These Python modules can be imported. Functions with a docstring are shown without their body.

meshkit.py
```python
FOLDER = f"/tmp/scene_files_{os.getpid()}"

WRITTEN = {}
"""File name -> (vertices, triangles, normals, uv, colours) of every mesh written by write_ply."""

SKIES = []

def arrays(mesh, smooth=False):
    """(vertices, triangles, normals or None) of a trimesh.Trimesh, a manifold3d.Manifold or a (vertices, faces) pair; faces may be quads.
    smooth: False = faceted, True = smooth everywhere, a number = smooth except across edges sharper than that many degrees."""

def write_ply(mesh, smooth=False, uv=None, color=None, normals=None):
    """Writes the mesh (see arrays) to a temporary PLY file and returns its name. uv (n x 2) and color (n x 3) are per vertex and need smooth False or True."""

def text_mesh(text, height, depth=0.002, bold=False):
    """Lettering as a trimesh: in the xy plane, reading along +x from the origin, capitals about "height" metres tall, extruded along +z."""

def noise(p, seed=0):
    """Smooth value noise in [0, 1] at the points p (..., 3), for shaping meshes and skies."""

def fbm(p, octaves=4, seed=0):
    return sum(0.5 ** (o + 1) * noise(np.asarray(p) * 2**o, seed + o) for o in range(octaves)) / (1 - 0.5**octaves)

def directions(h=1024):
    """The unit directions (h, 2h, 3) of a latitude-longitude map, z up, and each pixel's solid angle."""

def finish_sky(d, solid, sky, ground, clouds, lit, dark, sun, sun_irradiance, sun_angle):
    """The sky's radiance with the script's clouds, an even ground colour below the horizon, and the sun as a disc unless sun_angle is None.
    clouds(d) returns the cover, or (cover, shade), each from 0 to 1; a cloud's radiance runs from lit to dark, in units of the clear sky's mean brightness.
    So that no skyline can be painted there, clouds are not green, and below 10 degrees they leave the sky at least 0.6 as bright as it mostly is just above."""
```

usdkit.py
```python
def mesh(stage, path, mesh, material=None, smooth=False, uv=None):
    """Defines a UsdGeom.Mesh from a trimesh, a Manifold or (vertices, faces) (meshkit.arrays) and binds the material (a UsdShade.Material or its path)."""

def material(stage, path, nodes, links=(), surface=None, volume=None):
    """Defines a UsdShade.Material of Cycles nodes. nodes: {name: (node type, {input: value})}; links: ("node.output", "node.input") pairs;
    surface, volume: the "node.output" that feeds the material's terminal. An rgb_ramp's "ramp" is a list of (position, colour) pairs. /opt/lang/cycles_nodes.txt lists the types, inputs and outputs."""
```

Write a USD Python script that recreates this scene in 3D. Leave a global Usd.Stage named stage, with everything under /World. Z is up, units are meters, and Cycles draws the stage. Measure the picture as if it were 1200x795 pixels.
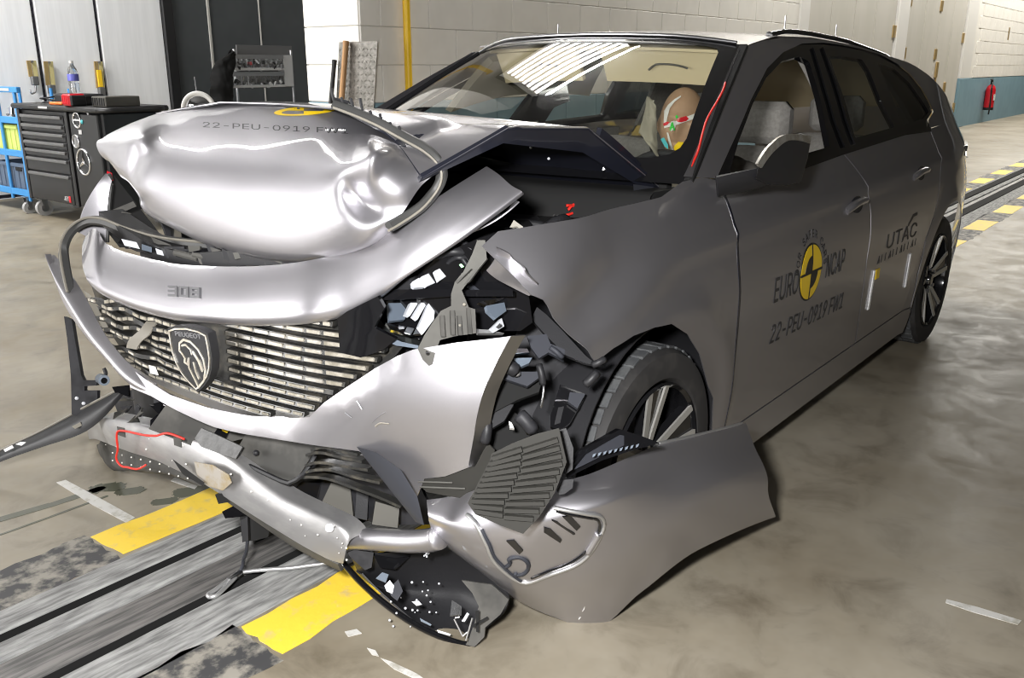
import math, random
import numpy as np, trimesh, usdkit, meshkit
from pxr import Usd, UsdGeom, UsdLux, UsdShade, Gf, Sdf, Vt
from scipy.interpolate import PchipInterpolator
from scipy.spatial import Delaunay
from shapely.geometry import Polygon, Point, LineString, box as sbox
from shapely import contains_xy, affinity

stage = Usd.Stage.CreateInMemory()
UsdGeom.SetStageUpAxis(stage, "Z")
UsdGeom.SetStageMetersPerUnit(stage, 1.0)
UsdGeom.Xform.Define(stage, "/World")
UsdGeom.Scope.Define(stage, "/World/Looks")
rng = np.random.default_rng(7)
random.seed(7)

# ------------------------------------------------------------------ camera
# the world: x along the car (front axle at x = 0, tail towards -x), y to the car's left, z up
CAM = np.array([1.927, 1.943, 1.324]); YAW, PITCH, FPX = math.radians(218.44), math.radians(16.93), 1051.7
FW = np.array([math.cos(YAW) * math.cos(PITCH), math.sin(YAW) * math.cos(PITCH), -math.sin(PITCH)])
RT = np.array([math.sin(YAW), -math.cos(YAW), 0.0]); UP = np.cross(RT, FW)
cam = UsdGeom.Camera.Define(stage, "/World/camera")
mtx = np.eye(4); mtx[0, :3], mtx[1, :3], mtx[2, :3], mtx[3, :3] = RT, UP, -FW, CAM
cam.AddTransformOp().Set(Gf.Matrix4d(*mtx.ravel().tolist()))
cam.CreateHorizontalApertureAttr(36.0); cam.CreateVerticalApertureAttr(36.0 * 795 / 1200)
cam.CreateFocalLengthAttr(36.0 * FPX / 1200)
cam.CreateClippingRangeAttr(Gf.Vec2f(0.05, 500))
EXPOSURE = 0.2
cam.CreateExposureAttr(EXPOSURE)

# ------------------------------------------------------------------ sky and large lights
dome = UsdLux.DomeLight.Define(stage, "/World/sky_light")
dome.CreateIntensityAttr(0.12); dome.CreateColorAttr(Gf.Vec3f(0.95, 0.97, 1.0))
LIGHTS = [  # name, position, size, aim, intensity, colour
    ("bay_door_daylight", (7.6, -4.2, 1.7), (6.6, 3.0), (0, -.6, 0.9), 15.0, (1, 0.985, 0.97)),
    ("lamp_bank_left", (0.4, -6.5, 5.0), (3.0, 1.0), (-2.3, -8.0, 1.4), 38.0, (1, 0.98, 0.95)),
    ("lamp_bank_wall", (-4.1, -2.78, 5.2), (2.0, 0.07), (-4.1, -3.0, 0), 280.0, (1, 0.97, 0.92)),
    ("lamp_bank_rear", (-12.5, -1.9, 5.2), (10.0, 0.5), (-12.5, -2.6, 0), 24.0, (1, 0.97, 0.91)),
    ("lamp_bank_far", (-24.0, -1.6, 5.2), (12.0, 0.6), (-24, -2.3, 0), 24.0, (1, 0.96, 0.88)),
]
fl_ = CAM - RT * .22 + UP * .16                                       # the photographer's flash, beside the lens
LIGHTS.append(("camera_flash", tuple(fl_), (.16, .12), tuple(fl_ + FW), 1650.0, (1, .99, .98)))
for nm, pos, size, aim, inten, col in LIGHTS:
    L = UsdLux.RectLight.Define(stage, "/World/" + nm)
    L.CreateWidthAttr(size[0]); L.CreateHeightAttr(size[1]); L.CreateIntensityAttr(inten); L.CreateColorAttr(Gf.Vec3f(*col))
    z = np.array(pos, float) - np.array(aim, float); z /= np.linalg.norm(z)
    x = np.cross([0, 0, 1.0] if abs(z[2]) < .95 else [0, 1.0, 0], z); x /= np.linalg.norm(x); y = np.cross(z, x)
    m = np.eye(4); m[0, :3], m[1, :3], m[2, :3], m[3, :3] = x, y, z, pos
    L.AddTransformOp().Set(Gf.Matrix4d(*m.ravel().tolist()))

# ------------------------------------------------------------------ where things are: a sight line met with a real plane or surface
def ray(px, py): return FW + RT * (px - 600) / FPX - UP * (py - 397.5) / FPX
def at(px, py, **k):
    d = ray(px, py); (a, v), = k.items()
    if a == "d": return CAM + d * v
    i = "xyz".index(a); return CAM + d * (v - CAM[i]) / d[i]
def on(px, py, fn, lo=0.8, hi=9.0):
    d = ray(px, py); t = np.linspace(lo, hi, 1500); v = fn(CAM + t[:, None] * d)
    k = np.nonzero(np.sign(v[1:]) != np.sign(v[:-1]))[0]
    if len(k) == 0: return CAM + d * 2.2
    k = k[0]; return CAM + d * (t[k] + (t[k + 1] - t[k]) * v[k] / (v[k] - v[k + 1]))
def proj(X):
    X = np.atleast_2d(X) - CAM; d = X @ FW
    return np.stack([600 + FPX * (X @ RT) / d, 397.5 - FPX * (X @ UP) / d], -1)

# ------------------------------------------------------------------ stage helpers
used, origin = {}, {}
def path_for(parent, name):
    k = parent + "/" + name; n = used.get(k, -1) + 1; used[k] = n
    return k if n == 0 else f"{k}_{n:03d}"
def tagp(prim, label=None, cat=None, group=None, kind=None):
    for k, v in (("label", label), ("category", cat), ("group", group), ("kind", kind)):
        if v: prim.SetCustomDataByKey(k, v)
def thing(name, label, cat, loc=(0, 0, 0), group=None, kind=None):
    p = path_for("/World", name); x = UsdGeom.Xform.Define(stage, p); x.AddTranslateOp().Set(Gf.Vec3d(*map(float, loc)))
    tagp(x.GetPrim(), label, cat, group, kind); origin[p] = np.array(loc, float); return p
def org(p):
    while p not in origin and p.count("/") > 1: p = p.rsplit("/", 1)[0]
    return origin.get(p, np.zeros(3))
def add(parent, name, mesh, mat, smooth=35, label=None, kind=None):
    """a part or sub-part: one mesh, given in world coordinates"""
    if isinstance(mesh, (list,)): mesh = join(mesh)
    p = path_for(parent, name); m = mesh.copy(); m.apply_translation(-org(parent))
    g = usdkit.mesh(stage, p, m, MAT[mat], smooth=smooth)
    tagp(g.GetPrim(), label, None, None, kind); return p
def single(name, mesh, mat, label=None, cat=None, group=None, kind=None, smooth=35):
    if isinstance(mesh, list): mesh = join(mesh)
    p = path_for("/World", name); g = usdkit.mesh(stage, p, mesh, MAT[mat], smooth=smooth)
    tagp(g.GetPrim(), label, cat, group, kind); origin[p] = np.zeros(3); return p
def copy_thing(src, loc, label, rot=0.0):
    sp = stage.GetPrimAtPath(src); name = src.split("/")[-1]
    base = name[:-4] if name[-4:-3] == "_" and name[-3:].isdigit() else name
    p = path_for("/World", base); x = UsdGeom.Xform.Define(stage, p)
    x.GetPrim().GetReferences().AddInternalReference(src); x.GetPrim().SetInstanceable(True)
    x.ClearXformOpOrder(); x.AddTranslateOp().Set(Gf.Vec3d(*map(float, loc)))
    if rot: x.AddRotateZOp().Set(float(rot))
    d = sp.GetCustomData(); tagp(x.GetPrim(), label, d.get("category"), d.get("group")); return p

# ------------------------------------------------------------------ mesh helpers
def join(ms): return trimesh.util.concatenate([m for m in ms if m is not None])
def frame(z, up=(0, 0, 1)):
    z = np.asarray(z, float); z = z / np.linalg.norm(z)
    x = np.cross(up, z)
    if np.linalg.norm(x) < 1e-6: x = np.cross((1, 0, 0), z)
    x /= np.linalg.norm(x); return x, np.cross(z, x), z
def hull(pts): return trimesh.convex.convex_hull(np.asarray(pts, float))
def bx(c, s, b=0.004, R=None):
    """a box with chamfered edges"""
    s = np.asarray(s, float) / 2; b = min(b, s.min() * .6); P = []
    for sx in (-1, 1):
        for sy in (-1, 1):
            for sz in (-1, 1):
                q = np.array([sx, sy, sz]) * s
                for k in range(3):
                    v = q.copy()
                    for j in range(3):
                        if j != k: v[j] -= np.array([sx, sy, sz])[j] * b
                    P.append(v)
    P = np.array(P)
    if b <= 0: P = P[::3]
    if R is not None: P = P @ np.asarray(R, float).T
    return hull(P + np.asarray(c, float))
def rotz(a): c, s = math.cos(a), math.sin(a); return np.array([[c, -s, 0], [s, c, 0], [0, 0, 1.0]])
def roty(a): c, s = math.cos(a), math.sin(a); return np.array([[c, 0, s], [0, 1, 0], [-s, 0, c]])
def rotx(a): c, s = math.cos(a), math.sin(a); return np.array([[1, 0, 0], [0, c, -s], [0, s, c]])
def cyl(a, b, r, n=16, r2=None):
    a, b = np.asarray(a, float), np.asarray(b, float); x, y, z = frame(b - a); r2 = r if r2 is None else r2
    t = np.arange(n) * 2 * np.pi / n; ring = np.cos(t)[:, None] * x + np.sin(t)[:, None] * y
    return hull(np.vstack([a + ring * r, b + ring * r2]))
def smoothline(P, n):
    P = np.asarray(P, float); s = np.r_[0, np.cumsum(np.linalg.norm(np.diff(P, axis=0), axis=1) + 1e-9)]
    if len(P) < 3: f = lambda q: np.stack([np.interp(q, s, P[:, k]) for k in range(3)], 1)
    else:
        from scipy.interpolate import Akima1DInterpolator
        f = Akima1DInterpolator(s, P) if len(P) > 4 else PchipInterpolator(s, P)
    return f(np.linspace(0, s[-1], n))
def sweep(P, prof, n=None, up=(0, 0, 1), scale=None, closed_prof=True, caps=True):
    """a profile (k x 2: sideways, upwards) swept along a path"""
    P = np.asarray(P, float)
    if n: P = smoothline(P, n)
    T = np.gradient(P, axis=0); T /= np.linalg.norm(T, axis=1, keepdims=True) + 1e-12
    prof = np.asarray(prof, float); k = len(prof); V = []
    S = np.cross(T, np.asarray(up, float)); bad = np.linalg.norm(S, axis=1) < .05; S[bad] = np.cross(T[bad], [1.0, .2, 0])
    S /= np.linalg.norm(S, axis=1, keepdims=True); U = np.cross(S, T)
    sc = np.ones(len(P)) if scale is None else np.interp(np.linspace(0, 1, len(P)), np.linspace(0, 1, len(scale)), scale)
    V = P[:, None] + sc[:, None, None] * (prof[None, :, 0:1] * S[:, None] + prof[None, :, 1:2] * U[:, None])
    F = []
    for i in range(len(P) - 1):
        for j in range(k if closed_prof else k - 1):
            a, b = i * k + j, i * k + (j + 1) % k; F += [[a, b, b + k], [a, b + k, a + k]]
    V = V.reshape(-1, 3)
    if caps and closed_prof:
        for i0, flip in ((0, 1), ((len(P) - 1) * k, 0)):
            c = len(V); V = np.vstack([V, V[i0:i0 + k].mean(0)])
            for j in range(k):
                t = [c, i0 + j, i0 + (j + 1) % k]; F.append(t[::-1] if flip else t)
    m = trimesh.Trimesh(V, F, process=False)
    if closed_prof and caps:
        trimesh.repair.fix_normals(m)
    return m
def circ(r, n=10, ry=None):
    t = np.arange(n) * 2 * np.pi / n; return np.stack([r * np.cos(t), (ry or r) * np.sin(t)], 1)
def tube(P, r, n=None, sides=10, scale=None): return sweep(P, circ(r, sides), n, scale=scale)
def lathe(prof, c, axis=(0, 0, 1), n=32):
    """prof: (radius, height) pairs, closed to the axis where radius is 0"""
    x, y, z = frame(axis); t = np.arange(n) * 2 * np.pi / n; prof = np.asarray(prof, float)
    V = np.asarray(c, float) + prof[:, None, 0:1] * (np.cos(t)[None, :, None] * x + np.sin(t)[None, :, None] * y) + prof[:, None, 1:2] * z
    k = len(prof); F = []
    for i in range(k - 1):
        for j in range(n):
            a, b = i * n + j, i * n + (j + 1) % n; F += [[a, b, b + n], [a, b + n, a + n]]
    m = trimesh.Trimesh(V.reshape(-1, 3), F, process=True); return m
def ball(c, r, sc=(1, 1, 1), sub=2):
    m = trimesh.creation.icosphere(sub, r); m.vertices = m.vertices * np.asarray(sc) + np.asarray(c); return m
def extr(poly, h, o, X, Y, Z=None):
    """a polygon (shapely or points) in the plane o + u X + v Y, extruded by h along Z = X x Y"""
    if not hasattr(poly, "geom_type"): poly = Polygon(poly)
    if not poly.is_valid: poly = poly.buffer(0)
    X, Y = np.asarray(X, float), np.asarray(Y, float); Z = np.cross(X, Y) if Z is None else np.asarray(Z, float); Z = Z / np.linalg.norm(Z)
    m = join([trimesh.creation.extrude_polygon(g, h, engine="earcut") for g in getattr(poly, "geoms", [poly])])
    v = m.vertices; m.vertices = np.asarray(o, float) + v[:, :1] * X + v[:, 1:2] * Y + v[:, 2:3] * Z
    if np.dot(np.cross(X, Y), Z) < 0: m.invert()
    return m
def vnorm(V, F):
    n = np.zeros_like(V); c = np.cross(V[F[:, 1]] - V[F[:, 0]], V[F[:, 2]] - V[F[:, 0]])
    for k in range(3): np.add.at(n, F[:, k], c)
    return n / (np.linalg.norm(n, axis=1, keepdims=True) + 1e-12)
def thicken(V, F, t):
    """a sheet given a thickness t behind its face, its rim closed"""
    F = np.asarray(F); n = vnorm(V, F); m = len(V); B = V - n * t
    e = np.sort(np.vstack([F[:, [0, 1]], F[:, [1, 2]], F[:, [2, 0]]]), axis=1); d = np.vstack([F[:, [0, 1]], F[:, [1, 2]], F[:, [2, 0]]])
    _, inv, cnt = np.unique(e, axis=0, return_inverse=True, return_counts=True); rim = d[cnt[inv.ravel()] == 1]
    # rim vertices are doubled so that the edge stays crisp
    R = []; VV = np.vstack([V, B]); k = len(VV); VV = np.vstack([VV, V, B])
    for a, b in rim: R += [[b + k, a + k, a + k + m], [b + k, a + k + m, b + k + m]]
    return trimesh.Trimesh(VV, np.vstack([F, F[:, ::-1] + m, np.array(R, int).reshape(-1, 3)]), process=False)
def face_to(V, F, toward):
    n = vnorm(V, F)
    toward = np.asarray(toward, float)
    if (n * (toward - V)).sum() < 0: F = F[:, ::-1]
    return F
def patch(C, nu=8, nv=8, t=0.003, toward=None, disp=None, lin=False):
    """a smooth sheet through a grid of points C[i][j]"""
    C = np.asarray(C, float); a, b = C.shape[:2]
    u = np.linspace(0, a - 1, (a - 1) * nu + 1); v = np.linspace(0, b - 1, (b - 1) * nv + 1)
    from scipy.interpolate import interp1d
    f = lambda A, q, ax: interp1d(np.arange(A.shape[ax]), A, axis=ax)(q) if lin else PchipInterpolator(np.arange(A.shape[ax]), A, axis=ax)(q) if A.shape[ax] > 2 else np.moveaxis(np.moveaxis(A, ax, 0)[0][None] * (1 - q).reshape(-1, 1, 1) + np.moveaxis(A, ax, 0)[1][None] * q.reshape(-1, 1, 1), 0, ax)
    G = f(f(C, u, 0), v, 1)
    if disp is not None: G = disp(G)
    n, m = G.shape[:2]; V = G.reshape(-1, 3); i, j = np.meshgrid(np.arange(n - 1), np.arange(m - 1), indexing="ij"); q = (i * m + j).ravel()
    F = np.vstack([np.stack([q, q + m, q + m + 1], 1), np.stack([q, q + m + 1, q + 1], 1)])
    F = face_to(V, F, CAM if toward is None else toward)
    return thicken(V, F, t) if t else trimesh.Trimesh(V, F, process=False)
def mesh2d(poly, h):
    pts = []
    def ringpts(r):
        L = LineString(r.coords); c = list(r.coords)
        for p, q in zip(c[:-1], c[1:]):
            d = math.dist(p, q); k = max(1, int(math.ceil(d / h)))
            for s in range(k): pts.append((p[0] + (q[0] - p[0]) * s / k, p[1] + (q[1] - p[1]) * s / k))
    for g in getattr(poly, "geoms", [poly]):
        ringpts(g.exterior)
        for r in g.interiors: ringpts(r)
    x0, y0, x1, y1 = poly.bounds
    gx, gy = np.meshgrid(np.arange(x0, x1, h), np.arange(y0, y1, h * .87)); gx = gx + (np.arange(gx.shape[0]) % 2)[:, None] * h / 2
    q = np.stack([gx.ravel(), gy.ravel()], 1); inner = poly.buffer(-h * .45)
    if not inner.is_empty: q = q[contains_xy(inner, q[:, 0], q[:, 1])]; pts = np.vstack([np.array(pts), q])
    pts = np.unique(np.round(np.asarray(pts), 6), axis=0)
    T = Delaunay(pts).simplices; c = pts[T].mean(1); T = T[contains_xy(poly, c[:, 0], c[:, 1])]
    a = pts[T]; ar = np.abs((a[:, 1, 0] - a[:, 0, 0]) * (a[:, 2, 1] - a[:, 0, 1]) - (a[:, 1, 1] - a[:, 0, 1]) * (a[:, 2, 0] - a[:, 0, 0]))
    return pts, T[ar > 1e-10]
def sheet(poly, fn, h=.03, t=.003, toward=None):
    """a polygon of (u, v) laid on a surface fn(u, v) -> points, with thickness"""
    if not hasattr(poly, "geom_type"): poly = Polygon(poly)
    if not poly.is_valid: poly = poly.buffer(0)
    q, F = mesh2d(poly, h); V = fn(q[:, 0], q[:, 1]); F = face_to(V, F, CAM if toward is None else toward)
    return thicken(V, F, t) if t else trimesh.Trimesh(V, F, process=False)
def rounded(pts, r, n=2): return Polygon(pts).buffer(-r).buffer(r * 2).buffer(-r)
def curve2(pts, n=6):
    """an open line through 2-D points, smoothed"""
    P = np.asarray(pts, float); s = np.r_[0, np.cumsum(np.linalg.norm(np.diff(P, axis=0), axis=1))]
    return PchipInterpolator(s, P)(np.linspace(0, s[-1], (len(P) - 1) * n + 1))

# ------------------------------------------------------------------ materials
MAT = {}
def mat(name, col, rough=.5, metal=0., coat=0., col2=None, scale=8., detail=4., lo=.4, hi=.6, bump=0., bscale=60., spec=None, rvar=0., stretch=None, emit=0., coat_rough=.04, trans=0., alpha=None):
    n = {"p": ("principled_bsdf", {"base_color": col, "roughness": rough, "metallic": metal, "coat_weight": coat, "coat_roughness": coat_rough})}; L = []
    if spec is not None: n["p"][1]["specular_ior_level"] = spec
    if emit: n["p"][1].update(emission_color=col, emission_strength=emit)
    if trans: n["p"][1]["transmission_weight"] = trans
    need = col2 is not None or bump or rvar
    if need: n["g"] = ("geometry", {}); n["m"] = ("mapping", {"scale": stretch or (1, 1, 1)}); L.append(("g.position", "m.vector"))
    if col2 is not None:
        n["n"] = ("noise_texture", {"scale": scale, "detail": detail, "roughness": .6}); n["r"] = ("rgb_ramp", {"ramp": [(lo, col), (hi, col2)]})
        L += [("m.vector", "n.vector"), ("n.fac", "r.fac"), ("r.color", "p.base_color")]
    if rvar:
        n["n2"] = ("noise_texture", {"scale": scale * .7, "detail": 5.0, "roughness": .65}); n["mr"] = ("map_range", {"from_min": .3, "from_max": .7, "to_min": max(.02, rough - rvar), "to_max": rough + rvar, "clamp": True})
        L += [("m.vector", "n2.vector"), ("n2.fac", "mr.value"), ("mr.result", "p.roughness")]
    if bump:
        n["n3"] = ("noise_texture", {"scale": bscale, "detail": 3.0}); n["b"] = ("bump", {"strength": bump, "distance": .004})
        L += [("m.vector", "n3.vector"), ("n3.fac", "b.height"), ("b.normal", "p.normal")]
    MAT[name] = usdkit.material(stage, "/World/Looks/" + name, n, L, surface="p.BSDF")
def glass(name, tint, gl=.9, f0=.045):
    # plain pane: clear film plus a mirror that grows towards grazing angles, the same from either side
    MAT[name] = usdkit.material(stage, "/World/Looks/" + name, {"t": ("transparent_bsdf", {"color": tint}), "g": ("glossy_bsdf", {"color": (gl, gl, gl), "roughness": .01}), "w": ("layer_weight", {"blend": .5}),
        "e": ("math", {"math_type": "power", "value2": 4.0}), "k": ("math", {"math_type": "multiply_add", "value2": .8, "value3": f0}), "x": ("mix_closure", {})},
        [("w.facing", "e.value1"), ("e.value", "k.value1"), ("k.value", "x.fac"), ("t.BSDF", "x.closure1"), ("g.BSDF", "x.closure2")], surface="x.closure")
mat("paint", (.40, .39, .415), .44, .90, 1.0, col2=(.43, .42, .445), scale=900, detail=1, coat_rough=.03)
mat("paint_inner", (.012, .013, .02), .25, 0, .6)
mat("scuffed_paint", (.36, .355, .36), .45, .7, .6, col2=(.48, .475, .47), scale=14, lo=.45, hi=.75, stretch=(1, .5, 1.6))
mat("bare_metal", (.50, .50, .50), .4, .8, bump=.25, bscale=35)
mat("black_plastic", (.016, .016, .018), .5, spec=.35, bump=.08, bscale=250)
mat("gloss_black", (.006, .006, .007), .06, 0, .5)
mat("matt_black", (.012, .012, .012), .8, spec=.2)
mat("dark_engine", (.012, .012, .014), .55, spec=.35, col2=(.03, .03, .034), scale=9, bump=.3, bscale=20)
mat("grey_plastic", (.062, .060, .054), .68, spec=.3, bump=.06, bscale=200, col2=(.085, .083, .075), scale=6)
mat("dusty_plastic", (.045, .044, .041), .68, spec=.3, col2=(.085, .082, .075), scale=7, bump=.06, bscale=120)
mat("flap_plastic", (.026, .025, .022), .7, spec=.25)
mat("foil", (.11, .11, .11), .5, .4, bump=.5, bscale=40)
mat("scrape_ochre", (.34, .26, .13), .5, .3, col2=(.40, .37, .33), scale=20)
mat("slate_plastic", (.030, .032, .040), .6, spec=.3)
mat("grille_black", (.02, .02, .019), .3, col2=(.10, .09, .07), scale=18, lo=.5, hi=.75)
mat("dull_chrome", (.86, .84, .78), .34, .9, col2=(.62, .57, .48), scale=25)
mat("dash_worn", (.40, .37, .30), .4, .7, col2=(.62, .58, .50), scale=40)
mat("chrome", (.85, .85, .86), .06, 1.0)
mat("satin_metal", (.45, .45, .46), .3, 1.0)
mat("tyre", (.022, .021, .021), .72, col2=(.05, .047, .044), scale=12, lo=.5, hi=.8)
mat("tread_rubber", (.055, .058, .062), .7, col2=(.085, .088, .09), scale=20)
mat("rim_grey", (.50, .49, .46), .4, .6)
mat("rim_black", (.008, .008, .009), .1, 0, .5)
mat("seal_rubber", (.040, .040, .039), .55)
mat("sealer_edge", (.20, .185, .155), .6)
mat("lamp_white", (.58, .60, .64), .35, .1)
mat("lamp_blue", (.11, .135, .17), .4, .2)
mat("red_wire", (.75, .03, .02), .45)
mat("red_plastic", (.55, .01, .02), .35)
mat("orange_plastic", (.85, .16, .02), .4)
mat("green_plastic", (.03, .6, .06), .4)
mat("yellow_print", (.80, .55, .01), .35, coat=.3)
mat("lettering_grey", (.026, .026, .028), .45)
mat("black_print", (.010, .010, .011), .4)
mat("white_print", (.85, .85, .85), .5)
mat("numeral_grey", (.20, .20, .21), .4, .5)
mat("silver_print", (.45, .45, .45), .5)
mat("retro_tape", (.95, .95, .97), .3, 0, 0, emit=0)
mat("yellow_steel", (.92, .58, .02), .4)
mat("copper_rod", (.42, .24, .11), .4, .4)
mat("beige_trim", (.50, .42, .27), .8)
mat("grey_fabric", (.19, .18, .165), .9, col2=(.23, .22, .205), scale=60)
mat("pale_fabric", (.30, .30, .31), .9)
mat("airbag_cloth", (.24, .22, .17), .85, bump=.3, bscale=30)
mat("dash_black", (.07, .066, .055), .6)
mat("dash_tan", (.26, .22, .14), .6)
mat("dummy_skin", (.33, .205, .125), .55, col2=(.38, .24, .15), scale=9)
mat("dummy_vinyl", (.10, .095, .085), .5)
mat("dummy_shorts", (.75, .22, .07), .7)
mat("tape_white", (.66, .65, .62), .6)
mat("caster_grey", (.34, .34, .34), .6)
mat("paint_cyan", (.05, .35, .38), .5)
mat("tool_black", (.012, .012, .013), .4, bump=.1, bscale=300)
mat("tool_drawer", (.014, .014, .015), .35)
mat("tool_grey", (.14, .14, .14), .4, .3)
mat("blue_steel", (.04, .24, .55), .45)
mat("lime_crate", (.52, .62, .16), .5)
mat("navy_crate", (.085, .12, .18), .5)
mat("strap_yellow", (.55, .48, .22), .7)
mat("brass", (.55, .40, .18), .4, .7)
mat("bottle_label", (.12, .13, .5), .4)
mat("wood_panel_white", (.84, .85, .86), .6, col2=(.79, .80, .81), scale=3, stretch=(6, 6, .4))
mat("dark_panel", (.05, .056, .06), .5, col2=(.06, .066, .07), scale=2)
mat("seam_dark", (.03, .028, .04), .6)
mat("seam_pale", (.42, .41, .38), .6)
mat("block_white", (.81, .79, .74), .62, col2=(.85, .83, .78), scale=3, bump=.12, bscale=55)
mat("block_blue", (.18, .30, .37), .55, col2=(.20, .33, .40), scale=3, bump=.12, bscale=55)
mat("mortar_white", (.60, .575, .53), .7)
mat("door_paint", (.56, .545, .49), .5, col2=(.60, .58, .53), scale=2, stretch=(1, 1, .3))
mat("post_white", (.80, .79, .76), .45)
mat("ceiling_grey", (.10, .10, .10), .8)
mat("wall_dim", (.06, .058, .056), .8)
mat("steel_plate", (.30, .285, .26), .35, .8, col2=(.20, .19, .17), scale=30)
mat("rail_steel", (.10, .098, .095), .5, .4, col2=(.24, .23, .22), scale=18, detail=9, stretch=(.3, 4, 4), bump=.2, bscale=30)
mat("rail_concrete", (.15, .15, .147), .7, col2=(.40, .40, .39), scale=24, detail=10, lo=.36, hi=.64, stretch=(.35, 2.5, 2.5), bump=.4, bscale=25)
mat("groove_black", (.006, .006, .006), .9)
mat("yellow_line", (.94, .66, .06), .5, col2=(.66, .50, .20), scale=20, detail=9, lo=.54, hi=.74, bump=.2, bscale=40)
mat("black_line", (.05, .05, .052), .6, col2=(.30, .28, .24), scale=17, detail=9, lo=.44, hi=.60)
mat("white_line", (.62, .61, .58), .6, col2=(.40, .38, .32), scale=24, detail=9, lo=.48, hi=.66)
mat("oil_stain", (.085, .088, .06), .3)
mat("cable_steel", (.62, .62, .62), .35, .7)
mat("clear_plastic", (.85, .88, .9), .08, trans=.9)
mat("lens_clear", (.95, .96, .97), .03, trans=.95)
glass("windscreen_glass", (.95, .97, .93)); glass("tinted_glass", (.62, .65, .63)); glass("clear_glass", (.95, .97, .95)); glass("quarter_dark_glass", (.10, .11, .11))
# floor: polished concrete, mottled, worn
MAT["concrete"] = usdkit.material(stage, "/World/Looks/concrete", {
    "g": ("geometry", {}), "n1": ("noise_texture", {"scale": .9, "detail": 6.0, "roughness": .62}), "n2": ("noise_texture", {"scale": 5.0, "detail": 8.0, "roughness": .65, "distortion": .6}),
    "n4": ("noise_texture", {"scale": 42.0, "detail": 4.0}),
    "r1": ("rgb_ramp", {"ramp": [(.30, (.18, .148, .10)), (.50, (.28, .247, .188)), (.70, (.37, .337, .275))]}),
    "r2": ("rgb_ramp", {"ramp": [(.32, (.62, .60, .57)), (.50, (1, 1, 1)), (.72, (1.10, 1.09, 1.07))]}), "x": ("mix", {"mix_type": "multiply", "fac": .8}),
    "mr": ("map_range", {"from_min": .3, "from_max": .7, "to_min": .34, "to_max": .6, "clamp": True}), "b": ("bump", {"strength": .08, "distance": .003}),
    "p": ("principled_bsdf", {"specular_ior_level": .5})},
    [("g.position", "n1.vector"), ("g.position", "n2.vector"), ("g.position", "n4.vector"), ("n1.fac", "r1.fac"), ("n2.fac", "r2.fac"), ("r1.color", "x.color1"), ("r2.color", "x.color2"), ("x.color", "p.base_color"),
     ("n2.fac", "mr.value"), ("mr.result", "p.roughness"), ("n4.fac", "b.height"), ("b.normal", "p.normal")], surface="p.BSDF")

# ================================================================== THE SETTING
X0, X1, Y0, Y1 = -46.0, 8.0, -8.0, 8.0
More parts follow.
